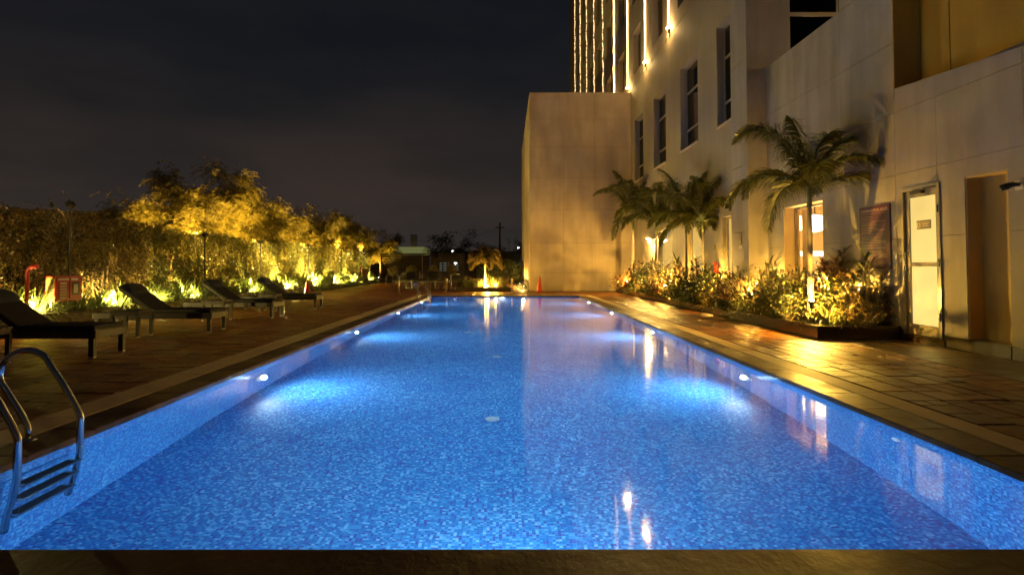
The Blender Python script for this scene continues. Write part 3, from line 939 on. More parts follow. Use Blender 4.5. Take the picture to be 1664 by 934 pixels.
# facade light strips
for i, y in enumerate(strips_y):
    if i == 0: continue
    far = len(strips_y) - 1 - i
    nm = {1: 'nearest and rightmost', 2: 'second nearest', 3: 'third nearest'}.get(i, ORD[i - 1] + ' nearest')
    t = thing('light_strip', f'glowing vertical light line on the tower facade, {nm} of nine', 'light strip', (XA, y, 9.25), 0, 'vertical light strips on the tower')
    n = 24
    mb = MB()
    rr = random.Random(i)
    zs = np.linspace(0.10, 17.2, 60)
    jit = .012 if i < 4 else .045
    mb.tube([(-.05 + rr.uniform(-jit, jit) * .5, rr.uniform(-jit, jit), z) for z in zs], .024 if i < 5 else .020, 6)
    mb.build('light_line', M['strip_near'] if i < 5 else M['strip_led'], t)
    MB().bevbox(-.10, -.001, -.05, .05, -.10, .03, .01).build('fixture_housing', M['dark_metal'], t)
    MB().lathe([(.055, 0), (.06, .03), (.04, .06), (.01, .07)], (-.07, 0, .03), 12).build('fixture_lens', M['lamp_warm'], t)
    lamp('fixture_light', 'POINT', (-.16, 0, .02), 90, WARM2, t, .03)

# hooded lamp on facade low, lighting the plain block
hl = thing('wall_lamp', 'small hooded wall lamp glowing white between palms on the facade', 'lamp', (XA, 23.6, 2.12))
MB().box(-.30, -.001, -.22, .22, .03, .05).build('hood', M['dark_metal'], hl)
MB().tube([(-.001, 0, -.05), (-.10, 0, -.05)], .02, 8).build('arm', M['dark_metal'], hl)
MB().lathe([(.02, .05), (.06, .03), (.07, -.02), (.05, -.07), (.01, -.09)], (-.14, 0, -.03), 14).build('globe', M['lamp_warm'], hl, smooth=True)
lamp('lamp_light', 'POINT', (-.24, 0, -.02), 540, (1.0, .62, .14), hl, .02)

# ------------------------------------------------------------------ plain block ahead
XK0 = 1.07
blk = thing('plain_block', 'windowless cream panelled block standing at the far end of the pool', 'building', (XK0, YK, 0))
f = MB(); f.box(.012, XA - XK0 - .002, .012, 13.8, 0, 8.86); f.build('core', M['joint_dark'], blk)
xs_ = [0, 1.52, 2.94, XA - XK0 - .004]
zs_ = [0, .1 + .72, 2.16, 3.66, 5.1, 6.5, 7.75, 8.9]
for i in range(3):
    for k in range(len(zs_) - 1):
        MB().box(xs_[i] + .004, xs_[i + 1] - .004, 0, .0125, zs_[k] + .004, zs_[k + 1] - .004).build('wall_panel', M['wall_panel'], blk)
for j in range(9):
    for k in (0, 3, 5):
        z1 = [0, 0, 0, 0, 0, 0][k]
    MB().box(0, .0125, .013 + j * 1.53 + .004, .013 + (j + 1) * 1.53 - .004, .004, 6.496).build('side_panel', M['wall_panel'], blk)
    MB().box(0, .0125, .013 + j * 1.53 + .004, .013 + (j + 1) * 1.53 - .004, 6.504, 8.896).build('side_panel', M['wall_panel'], blk)
MB().box(-.0, XA - XK0 - .004, -.0, 13.8, 8.9, 8.96).build('roof_cap', M['wall_panel'], blk)

# ================================================================== planting beds on the right
def garden_up(x, y, z, label, power, grp='garden uplights', aim=(0, 0, 1), color=WARM, name='garden_uplight', spot=None, lens='lamp_warm', hh=.0, stake=0):
    t = thing(name, label, 'garden light', (x, y, z + stake), 0, grp)
    if stake: MB().tube([(0, 0, -stake - .02), (0, 0, -.02)], .012, 6).build('stake', M['dark_metal'], t)
    MB().lathe([(.035, -.02), (.04, .05), (.05, .06), (.05, .10), (.042, .10)], n=14).build('housing', M['dark_metal'], t)
    MB().lathe([(.038, .098), (.036, .112), (.01, .118)], n=14).build('lens', M[lens], t)
    if spot:
        lamp('light', 'SPOT', (0, 0, .17), power, color, t, .03, aim, spot, .6)
    else:
        lamp('light', 'POINT', (0, 0, .17 + hh), power, color, t, .012)
    return t
bed = thing('near_planter', 'low planter of black stone kerb below the sign and the tallest right palm', 'planter', (4.7, 9.32, 0))
f = MB(); f.slab(0, .16, 0, 3.7, 0, .20, .008); f.build('kerb', M['black_granite'], bed)
f = MB(); f.slab(.16, XB - 4.7 - .014, 0, .14, 0, .198, .008); f.build('kerb', M['black_granite'], bed)
f = MB(); f.slab(.16, XB - 4.7 - .014, 3.56, 3.7, 0, .198, .008); f.build('kerb', M['black_granite'], bed)
bed2 = thing('far_planter', 'long low planter of black stone kerb running from the block to the near planter', 'planter', (4.80, 13.03, 0))
f = MB(); f.slab(0, .15, 0, 13.9, 0, .14, .008); f.build('kerb', M['black_granite'], bed2)
f = MB(); f.slab(.15, XA - 4.8 - .002, 13.76, 13.9, 0, .138, .008); f.build('kerb', M['black_granite'], bed2)
def soil(x0, x1, y0, y1, z, parent, off):
    mb = MB(); nx = max(2, int((x1 - x0) / .12)); ny = max(2, int((y1 - y0) / .12))
    vs = [(x0 + (x1 - x0) * i / nx, y0 + (y1 - y0) * j / ny, z + R.uniform(-.018, .018)) for j in range(ny + 1) for i in range(nx + 1)]
    mb.add(vs, [(j * (nx + 1) + i, j * (nx + 1) + i + 1, (j + 1) * (nx + 1) + i + 1, (j + 1) * (nx + 1) + i) for j in range(ny) for i in range(nx)])
    mb.build('soil', M['soil'], parent, off, True)
soil(.16, XB - 4.7 - .014, .14, 3.56, .15, bed, (0, 0, 0))
soil(.15, XP - 4.8 - .01, 0, 13.76, .09, bed2, (0, 0, 0))

# ------------------------------------------------------------------ palms
def frond_mesh(rng, L, up, droop, n=34, wid=.30, mat='leaf_palm', thick=1.0, rows=3):
    """plumose frond growing along +X from the origin"""
    mb = MB()
    p = Vector((0, 0, 0)); d = Vector((cos(up), 0, sin(up)))
    path = []; dirs = []
    seg = 26
    for i in range(seg + 1):
        path.append(p.copy()); dirs.append(d.copy())
        t = i / seg
        d = (d + Vector((0, rng.gauss(0, .004), -droop / seg * (0.35 + 1.5 * t)))).normalized()
        p = p + d * (L / seg)
    mb.cur = 0
    mb.tube(path, [.020 * thick * (1 - .85 * i / seg) for i in range(seg + 1)], 5)
    mb.cur = 1
    for k in range(n * 2):
        t = .10 + .90 * k / (n * 2)
        i = min(seg - 1, int(t * seg)); fr = t * seg - i
        c = path[i].lerp(path[i + 1], fr); dd = dirs[i]
        side = Vector((0, 1, 0)); upv = side.cross(dd) * -1
        env = sin(pi * min(1, (t * .92 + .06)) ** .75) ** .6
        for r_ in range(rows):
            sg_ = 1 if (k + r_) % 2 else -1
            el = rng.uniform(-.75, .75)
            o = side * sg_ * cos(el) + upv * sin(el)
            ld = (o * .85 + dd * rng.uniform(.45, .8)).normalized()
            ll = wid * env * rng.uniform(.8, 1.15)
            mb.blade(c, ld, ll, .026 * thick, rng.uniform(.9, 1.7), 3, side=dd.cross(ld) + Vector((0, 0, .3)))
    return mb.mesh('frond', [M['crownshaft'], M[mat]])
fr_rng = random.Random(11)
def palm(name, label, x, y, z, h, L, seed, fr_spec, r0=.10, trunk='palm_trunk', leafm='leaf_palm', cat='palm tree', group='palms in the right planter', wid=.30, lean=(0, 0), thick=1.0):
    rng = random.Random(seed)
    t = thing(name, label, cat, (x, y, z), 0, group)
    pts, rad = [], []
    n = int(h / .045)
    for i in range(n + 1):
        u = i / n
        rr_ = r0 * (1.35 - .55 * u ** .5) * (1 + (.045 if i % 3 == 0 else 0))
        if u < .12: rr_ *= 1 + .5 * (.12 - u) / .12
        pts.append((lean[0] * u * u, lean[1] * u * u, h * u)); rad.append(rr_)
    MB().tube(pts, rad, 12).build('trunk', M[trunk], t, smooth=True)
    cs = .34 * L / 1.5
    top = (lean[0], lean[1], h)
    MB().tube([(top[0], top[1], h - .02), (top[0], top[1], h + cs * .5), (top[0], top[1], h + cs)], [r0 * 1.05, r0 * 1.0, r0 * .5], 12).build('crownshaft', M['crownshaft'], t, smooth=True)
    for j, (az, up, dr, ls) in enumerate(fr_spec):
        me = frond_mesh(rng, L * ls, up, dr, int(42 * ls) + 6, wid, leafm, thick)
        mk('frond', me, t, (top[0], top[1], h + cs * (.75 + .2 * sin(up))), (0, 0, az))
    return t
D = radians
# tallest right palm: fronds as in the photo (azimuth in plan; x to the right)
palm('palm_tree', 'tallest right palm, standing by the lit window in the near planter', 5.12, 10.35, .14, 1.98, 1.72, 21,
     [(D(185), D(28), 1.9, 1.0), (D(150), D(72), 2.1, 1.0), (D(100), D(80), 1.5, .8), (D(40), D(68), 2.0, 1.0), (D(15), D(62), 2.25, 1.12), (D(-12), D(22), 1.2, .9),
      (D(215), D(12), 2.2, .95), (D(255), D(40), 2.0, .75), (D(325), D(50), 2.0, .8), (D(60), D(35), 1.6, .8), (D(120), D(38), 1.9, .9), (D(195), D(64), 2.3, 1.15)], r0=.045, wid=.40, thick=1.1)
spec = lambda s_, n=11: (lambda rg: [(2 * pi * i / n + rg.uniform(-.2, .2), D(rg.choice((20, 35, 55, 68, 78))), rg.uniform(1.7, 2.5), rg.uniform(.85, 1.1)) for i in range(n)])(random.Random(s_))
palm('palm_tree', 'leftmost and farthest right-bed palm, in front of the plain block wall', 5.25, 25.4, .09, 2.55, 2.3, 31, spec(1, 13), r0=.062, wid=.46, thick=1.5)
palm('palm_tree', 'second palm from the block, with thin dark trunk', 5.18, 21.2, .09, 2.15, 1.9, 32, spec(2), r0=.046, wid=.40, thick=1.4)
palm('palm_tree', 'third palm from the block, before the tall lit window', 5.12, 17.45, .09, 1.98, 1.65, 33, spec(3), r0=.036, wid=.37, thick=1.3)
palm('palm_tree', 'fourth palm from the block, slim and closest to the pilaster', 5.28, 16.5, .09, 1.95, 1.5, 34, spec(4, 11), r0=.028, wid=.34, thick=1.3)

# ------------------------------------------------------------------ shrubs
def clump_mesh(seed, n, L, w, droop, spread=1.0, mat='leaf_spider', base=.10, seg=4):
    rg = random.Random(seed); mb = MB()
    for i in range(n):
        a = rg.uniform(0, 2 * pi); el = rg.uniform(.35, 1.45) if rg.random() < .8 else rg.uniform(.1, .5)
        d = Vector((cos(a) * cos(el) * spread, sin(a) * cos(el) * spread, sin(el)))
        b = rg.uniform(0, base)
        mb.blade((cos(a) * b, sin(a) * b, 0), d, L * rg.uniform(.6, 1.1), w * rg.uniform(.7, 1.2), droop * rg.uniform(.6, 1.3), seg)
    return mb.mesh('leaves', M[mat])
def stalk_mesh(seed, n_st, h, mat, lw=.035, ll=.22, per=26, fan=False):
    """cordyline-like canes, each topped by a tuft of upright leaves"""
    rg = random.Random(seed); mb = MB(); st = MB()
    for i in range(n_st):
        a = rg.uniform(0, 2 * pi); b = rg.uniform(.02, .28); hh = h * rg.uniform(.45, 1.0)
        x0, y0 = cos(a) * b * .5, sin(a) * b * .5; x1, y1 = cos(a) * b, sin(a) * b
        st.tube([(x0, y0, 0), ((x0 + x1) / 2, (y0 + y1) / 2, hh * .5), (x1, y1, hh)], [.014, .011, .008], 5)
        for k in range(per):
            u = rg.uniform(.35, 1.0); an = rg.uniform(0, 2 * pi); el = rg.uniform(.2, .9) + .6 * (u - .5)
            mb.blade((x0 + (x1 - x0) * u, y0 + (y1 - y0) * u, hh * u), (cos(an) * cos(el), sin(an) * cos(el), sin(el)), ll * rg.uniform(.7, 1.2), lw * rg.uniform(.7, 1.2), rg.uniform(.6, 1.6), 3)
    return mb.mesh('leaves', M[mat]), st.mesh('stems', M['stem_pale'])
def bush_mesh(seed, n, rx, ry, h, mat, ll=.07, lw=.035, br=26, stem='stem_pale'):
    """branching bush: forked twigs carrying small leaves"""
    rg = random.Random(seed); mb = MB(); st = MB()
    tips = []
    for i in range(br):
        a = rg.uniform(0, 2 * pi); el = rg.uniform(.5, 1.45); q = rg.uniform(.6, 1.0)
        p = Vector((0, 0, 0)); d = Vector((cos(a) * cos(el), sin(a) * cos(el), sin(el)))
        pts = [p.copy()]
        for k in range(5):
            d = (d + Vector((rg.gauss(0, .25), rg.gauss(0, .25), rg.gauss(0.06, .15)))).normalized()
            p = p + Vector((d.x * rx * 1.4, d.y * ry * 1.4, d.z * h)) * (q / 5)
            pts.append(p.copy()); 
            if k > 0: tips.append(p.copy())
        st.tube(pts, [.010, .009, .007, .006, .005, .003], 4)
    for i in range(n):
        c = rg.choice(tips) + Vector((rg.gauss(0, .07), rg.gauss(0, .07), rg.gauss(0, .06)))
        if c.z < .02: c.z = rg.uniform(.02, .1)
        d = Vector((rg.gauss(0, 1), rg.gauss(0, 1), rg.gauss(.2, .8)))
        mb.leaf(c, d, ll * rg.uniform(.6, 1.3), lw * rg.uniform(.7, 1.2))
    return mb.mesh('leaves', M[mat]), st.mesh('stems', M[stem])
SH = {}
for k in range(3): SH['spider%d' % k] = (clump_mesh(40 + k, 190, .40, .024, 1.4), None)
for k in range(2): SH['grassy%d' % k] = (clump_mesh(50 + k, 120, .55, .018, 1.1, mat='leaf_gold'), None)
SH['spiky'] = (clump_mesh(55, 90, .62, .035, .5, mat='leaf_palm'), None)
SH['cord_red'] = stalk_mesh(60, 9, .85, 'leaf_red')
SH['cord_green'] = stalk_mesh(61, 10, .75, 'leaf_green', .04, .26)
SH['cord_gold'] = stalk_mesh(62, 12, .70, 'leaf_gold', .028, .24)
SH['bush_green'] = bush_mesh(70, 900, .42, .42, .62, 'leaf_green')
SH['bush_gold'] = bush_mesh(71, 900, .45, .45, .72, 'leaf_gold', .06, .03, 34)
SH['bush_red'] = bush_mesh(72, 700, .38, .38, .55, 'leaf_red', .08, .035)
SH['bush_dark'] = bush_mesh(73, 1000, .45, .5, .75, 'leaf_dark', .08, .04, 26, 'bark_dark')
SH['twiggy'] = bush_mesh(74, 420, .5, .5, .8, 'leaf_gold', .06, .028, 46)
words = {'spider': 'spiky pale green clump', 'grassy': 'clump of thin golden grass leaves', 'spiky': 'dark green fan-leaved clump', 'cord_red': 'red leaved cane plant', 'cord_green': 'green leaved cane plant', 'cord_gold': 'golden leaved cane plant',
         'bush_green': 'small green leafy bush', 'bush_gold': 'golden leafy bush', 'bush_red': 'dark red leafy bush', 'bush_dark': 'dark leafy bush', 'twiggy': 'sparse bush with pale bare branches'}
def shrub(kind, x, y, z, s_, label, grp, rz=None, sz=None):
    me = SH[kind]
    t = thing('shrub', label, 'shrub', (x, y, z), R.uniform(0, 6.28) if rz is None else rz, grp)
    t.scale = (s_, s_, sz or s_)
    mk('leaves', me[0], t)
    if me[1]: mk('stems', me[1], t)
    return t
# near bed, from the sign end to the far end; (kind, x, y, scale)
nb = [('cord_gold', 5.78, 9.85, .85), ('grassy0', 5.35, 9.75, .75), ('cord_green', 5.62, 10.1, .95), ('bush_dark', 5.45, 10.15, .6), ('spider1', 5.2, 9.95, .8), ('cord_red', 5.72, 10.6, .9),
      ('grassy1', 4.98, 10.05, .6), ('bush_dark', 5.5, 10.95, .8), ('bush_green', 4.98, 10.85, .8), ('spiky', 5.6, 11.5, 1.1), ('twiggy', 5.2, 11.35, .85), ('bush_green', 5.0, 11.75, .8),
      ('grassy0', 5.05, 12.3, .85), ('spiky', 5.5, 12.2, .8), ('twiggy', 5.05, 12.75, .85), ('cord_green', 5.6, 12.8, .95), ('bush_red', 5.75, 11.9, 1.0), ('cord_red', 5.7, 11.0, 1.0), ('cord_gold', 5.15, 12.05, .8), ('grassy1', 5.35, 10.45, .7), ('bush_gold', 5.7, 9.75, .75), ('spiky', 5.0, 11.3, .55), ('spider2', 4.95, 12.6, .9)]
for i, (k, x, y, s_) in enumerate(nb):
    w = words.get(k.rstrip('01'), words.get(k))
    shrub(k, x, y, .14, s_ * 1.55, f'{w} in the near planter, {ORD[i]} counting away from the door', 'shrubs in the near planter')
fb = []
yy = 13.4
rb = random.Random(17)
kinds = ['bush_red', 'twiggy', 'bush_green', 'cord_red', 'grassy1', 'cord_green', 'bush_dark', 'bush_red', 'spider0', 'cord_red', 'bush_green', 'spiky', 'cord_red', 'spider2', 'bush_red', 'cord_green', 'twiggy', 'cord_red', 'bush_green', 'spider1', 'grassy0', 'bush_dark', 'cord_red', 'bush_green', 'spider0', 'cord_green', 'bush_red', 'bush_gold']
for i, k in enumerate(kinds):
    y = 13.4 + i * .455
    x = (5.12, 5.38, 5.05, 5.42)[i % 4] + rb.uniform(-.05, .05)
    w = words.get(k.rstrip('012'), words.get(k))
    shrub(k, x, y, .09, rb.uniform(1.2, 1.65), f'{w} in the far planter, {ORD[i]} counting towards the block', 'shrubs in the far planter')
fl = MB()
rg = random.Random(9)
for k in range(60):
    a = rg.uniform(0, 6.28); zz = rg.uniform(0, .28)
    fl.leaf((0.02 * cos(a), .02 * sin(a), zz), (cos(a), sin(a), .9), .07, .03)
flo = thing('red_flower_spike', 'upright bright red flower spike above the dark plants before the facade', 'flower', (5.25, 15.35, .09))
fl.build('petals', M['flower_red'], flo, (0, 0, .82)); MB().tube([(0, 0, 0), (0, 0, .85)], .008, 5).build('stem', M['stem_pale'], flo)

# uplights in the right beds
for (x, y, z, lb, pw) in ((4.98, 10.05, .14, 'uplight at the foot of the tallest right palm', P_PALM * 1.15), (5.74, 10.0, .14, 'uplight behind the bushes under the rules sign', 32), (5.52, 10.75, .14, 'uplight by the wall below the lit window, behind the tallest palm', 300),
                          (4.93, 12.45, .14, 'glaring uplight on the near planter edge among golden bushes', P_BED * .5), (5.3, 13.0, .14, 'uplight among the bushes at the far end of the near planter', P_BED * .5),
                          (5.0, 14.9, .09, 'uplight under the bright green bush in the far planter', P_BED * .7), (5.42, 15.9, .09, 'uplight close to the facade beside the slim palm', P_BED * 1.3), (5.42, 18.4, .09, 'uplight close to the facade beyond the third palm', P_BED * 1.3),
                          (5.0, 19.4, .09, 'uplight midway along the far planter', P_BED * .7), (5.42, 20.3, .09, 'uplight close to the facade before the second palm', P_PALM * .8), (5.0, 22.6, .09, 'uplight beyond the second palm from the block', P_BED), (4.96, 25.2, .09, 'glaring uplight at the foot of the farthest right-bed palm', P_PALM * .9)):
    near_wall_ = x > 5.2
    garden_up(x, y, z, lb, pw * (1.25 if near_wall_ else 1.0), stake=.48 if near_wall_ else .30)
garden_up(5.74, 13.60, .09, 'uplight beside the pilaster corner, washing the wall above', 220, stake=.4)

# ================================================================== left bed: kerb, low clumps, hedge, trees
lb_ = thing('left_planter', 'long stone-kerbed bed running the length of the left side', 'planter', (XK, 6, 0))
n = 0
kb = MB().slab(-.16, 0, 0, 1.19, 0, .23, .008).mesh('kerb_stone', M['kerb_stone'])
for i in range(30): mk('kerb_stone', kb, lb_, (0, i * 1.2, 0))
soil(-4.5, -.16, 0, 38, .17, lb_, (0, 0, 0))
R.seed(21)
sp_y = []
y = 9.9; i = 0
lights_y = [9.0, 11.42, 13.8, 15.6, 17.3, 21.2, 24.9, 28.2, 31.6, 35.2, 39.4]  # first lamp is out of view, added to warm the near walls
while y < 41:
    sp_y.append(y); y += R.uniform(.50, .68) * (1 if y < 24 else 1.3)
for i, y in enumerate(sp_y):
    k = R.choice(('spider0', 'spider1', 'spider2', 'spider1', 'spider2'))
    sc_f = R.uniform(1.5, 2.1) * (1 if y < 26 else 1.1)
    o = i + 1
    shrub(k, -8.86 + R.uniform(-.06, .05), y, .17, sc_f, f'spiky pale green clump along the left kerb, {ORD[i]} counting from the viewer', 'clumps along the left kerb')
for i, y in enumerate(lights_y):
    garden_up(-8.88, y, .16, f'{ORD[i]} garden uplight along the left kerb, counting from the viewer', P_HEDGE * (1.0 if y < 20 else 4.2 if y < 38 else 1.6) * (1.0 if y > 10 else .6), 'garden uplights along the left kerb', color=WARMH)

def hedge_mesh(seed, L, Dp, H, n, mat):
    rg = random.Random(seed); mb = MB()
    import mathutils
    for i in range(n):
        y = rg.uniform(0, L); zz = rg.random() ** .85 * H
        # ragged top and face
        top = H + .10 * mathutils.noise.noise(Vector((y * 2.2, seed, 0))) + .07 * mathutils.noise.noise(Vector((y * 7, seed, 3)))
        if zz > top and rg.random() < .85: continue
        face = .16 * mathutils.noise.noise(Vector((y * 1.8, zz * 1.1, seed * 3.1)))
        if mathutils.noise.noise(Vector((y * 2.6, zz * 1.3, seed * 1.7 + 9))) < -.22 and rg.random() < .75: continue
        x = face + (-rg.random() ** 1.8) * Dp
        if rg.random() < .08: x = -rg.random() * Dp; zz = top + rg.uniform(0, .10)
        d = Vector((rg.gauss(.5, .6), rg.gauss(0, .7), rg.gauss(-.3, .7)))
        mb.leaf((x, y, zz), d, rg.uniform(.045, .10), rg.uniform(.025, .05))
    return mb.mesh('foliage', mat)
HM = [hedge_mesh(1, 2.6, .7, 1.85, 9500, M['leaf_hedge']), hedge_mesh(2, 2.6, .7, 1.88, 9500, M['leaf_hedge_brown']), hedge_mesh(3, 2.6, .7, 1.82, 9500, M['leaf_hedge'])]
stm = MB()
for k in range(9):
    y = .15 + k * .29
    stm.tube([(-.28, y, 0), (-.25 + R.uniform(-.06, .06), y + R.uniform(-.05, .05), .9), (-.28, y + R.uniform(-.1, .1), 1.7)], [.022, .018, .010], 5)
stm = stm.mesh('stems', M['bark'])
order = [0, 1, 1, 0, 2, 0, 2, 0, 2, 0, 2, 0, 2]
R.seed(5)
for i in range(13):
    y = 8.2 + i * 2.62
    t = thing('hedge_shrub', f'{ORD[i]} section of the tall leafy hedge, counting from the viewer', 'hedge', (-9.28 + R.uniform(-.06, .06), y, .17), 0, 'tall hedge behind the left bed')
    mk('foliage', HM[order[i]], t, scl=(1, 1, R.uniform(.96, 1.06)))
    mk('stems', stm, t)

# feathery trees behind the hedge
def spray(mb, p, d, L, rng, k=12, ll=.11, lw=.026):
    p = Vector(p); d = Vector(d).normalized()
    for i in range(k):
        d = (d + Vector((rng.gauss(0, .05), rng.gauss(0, .05), -.10))).normalized()
        p = p + d * (L / k)
        s_ = d.cross(Vector((rng.gauss(0, .4), rng.gauss(0, .4), 1))).normalized()
        for sg_ in (1, -1):
            o = (s_ * sg_ + d * .75 + Vector((0, 0, rng.uniform(-.3, .1)))).normalized()
            q = p + o * ll * rng.uniform(.8, 1.3)
            w = d * lw * .5
            mb.add([p - w, p + w, q], [(0, 1, 2)])
def tree_meshes(seed, h, rad, n_sp, mat='leaf_feather', lo=.38):
    rng = random.Random(seed)
    tr = MB(); cr = MB()
    ends = []
    th = h * .34
    tr.tube([(0, 0, 0), (rng.uniform(-.08, .08), rng.uniform(-.08, .08), th * .5), (rng.uniform(-.12, .12), 0, th)], [.13, .10, .085], 8)
    nl = 8
    for i in range(nl):
        a = 2 * pi * i / nl + rng.uniform(-.3, .3); rr_ = rad * rng.uniform(.55, 1.0); zt = h * rng.uniform(.5, .95)
        p0 = Vector((0, 0, th * rng.uniform(.75, 1.0))); p3 = Vector((cos(a) * rr_, sin(a) * rr_, zt))
        p1 = p0.lerp(p3, .35) + Vector((0, 0, .15 * h)); pts = []
        for k in range(7):
            u = k / 6; pts.append(p0 * (1 - u) ** 2 + p1 * 2 * u * (1 - u) + p3 * u * u)
        tr.tube(pts, [.055, .045, .036, .028, .02, .014, .008], 5)
        for k in range(2, 7):
            for m_ in range(2):
                q = pts[k] + Vector((rng.gauss(0, .28), rng.gauss(0, .28), rng.gauss(.08, .2))) * rad * .35
                tr.tube([pts[k], (pts[k] + q) / 2 + Vector((0, 0, .05)), q], [.012, .009, .004], 4)
                ends.append(q)
            ends.append(pts[k])
    ends.append(Vector((0, 0, h * .98))); ends.append(Vector((rad * .2, 0, h * .9)))
    for i in range(n_sp):
        c = rng.choice(ends)
        q = c + Vector((rng.gauss(0, .17), rng.gauss(0, .17), rng.gauss(0, .13))) * rad * .5
        if q.z < h * lo: q.z = h * lo + rng.random() * .2
        d = Vector((q.x, q.y, 0)).normalized() * .8 + Vector((rng.gauss(0, .5), rng.gauss(0, .5), rng.uniform(-.15, .6)))
        spray(cr, q, d, rng.uniform(.25, .55) * (rad / 1.8) ** .5, rng)
    return tr.mesh('trunk', M['bark']), cr.mesh('crown', M[mat])
TM = [tree_meshes(101, 4.2, 1.9, 3800), tree_meshes(102, 4.6, 2.1, 4200), tree_meshes(103, 4.0, 1.8, 3600), tree_meshes(104, 4.0, 1.8, 900)]
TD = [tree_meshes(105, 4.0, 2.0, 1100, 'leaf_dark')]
trees = [ # x, y, variant, scale, dz
    (-11.3, 20.6, 2, .92, 'bright golden feathery tree standing alone left of the tall central crowns'),
    (-11.9, 24.9, 1, 1.12, 'tallest feathery tree, just right of the lone golden one'),
    (-10.9, 26.6, 0, .92, 'golden feathery tree right of and below the tallest one'),
    (-11.5, 30.3, 0, 1.05, 'golden feathery tree in the middle of the lit row'),
    (-11.0, 34.0, 2, 1.08, 'feathery tree right of the middle of the lit row'),
    (-10.6, 38.0, 1, .94, 'feathery tree third from the right end of the lit row'),
    (-10.5, 42.5, 0, .98, 'feathery tree second from the right end of the lit row'),
    (-9.7, 47.5, 2, .95, 'dim feathery tree at the right end of the lit row'),
]
for i, (x, y, v, s_, lb) in enumerate(trees):
    t = thing('feathery_tree', lb, 'tree', (x, y, 0), R.uniform(0, 6.28), 'feathery trees behind the hedge')
    t.scale = (s_,) * 3
    mk('trunk', TM[v][0], t); mk('crown', TM[v][1], t)
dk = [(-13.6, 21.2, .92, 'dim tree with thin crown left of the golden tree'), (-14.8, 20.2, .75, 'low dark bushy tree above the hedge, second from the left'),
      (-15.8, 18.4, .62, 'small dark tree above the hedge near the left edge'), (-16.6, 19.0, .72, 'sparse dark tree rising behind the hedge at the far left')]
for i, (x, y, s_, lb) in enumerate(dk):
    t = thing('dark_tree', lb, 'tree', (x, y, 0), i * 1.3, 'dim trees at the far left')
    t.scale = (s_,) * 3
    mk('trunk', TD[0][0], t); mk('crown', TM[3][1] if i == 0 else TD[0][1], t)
# unseen uplights added behind the hedge to light the trees
for i, (x, y, k) in enumerate(((-10.1, 20.0, .5), (-10.05, 23.6, .8), (-10.05, 26.4, .8), (-10.05, 29.6, 1.0), (-10.05, 33.4, 1.1), (-10.05, 37.4, 1.1), (-9.9, 42.0, .8), (-9.6, 46.5, .4))):
    garden_up(x, y, .17, f'{ORD[i]} added unseen uplight behind the hedge under the feathery trees, counting from the viewer', P_TREE * k, 'added tree uplights behind the hedge', color=WARMT, spot=radians(150), aim=(-.4, 0.05, 1), hh=.1)

for i, (x, y, h, k) in enumerate(((-9.15, 12.9, 2.35, .10), (-9.1, 18.6, 2.0, .8), (-9.1, 22.8, 1.95, .7), (-9.1, 28.4, 2.0, 1.2), (-9.1, 34.0, 2.0, 1.2), (-9.1, 39.5, 2.0, .6))):  # pole row mostly added, to light the crowns from the pool side
    t = thing('flood_pole', f'slim dark pole with a small floodlight before the hedge, in a mostly added row, {ORD[i]} counting from the viewer', 'floodlight', (x, y, .17), 0, 'floodlight poles along the hedge, mostly added')
    MB().tube([(0, 0, 0), (0, 0, h - .17)], .022, 8).build('pole', M['dark_metal'], t)
    hd = MB().bevbox(-.05, .05, -.09, .09, -.06, .06, .012).build('lamp_head', M['dark_metal'], t, (0, 0, h - .12)); hd.rotation_euler = (0, radians(-35), 0)
    MB().box(-.056, -.0505, -.05, .05, -.03, .03).build('lens', M['lamp_warm'], hd)
    lamp('light', 'SPOT', (-.12, 0, h - .02), P_FLOOD * k, WARMT, t, .05, (-1, .22, 1.0), radians(130), .8)
R.seed(77)

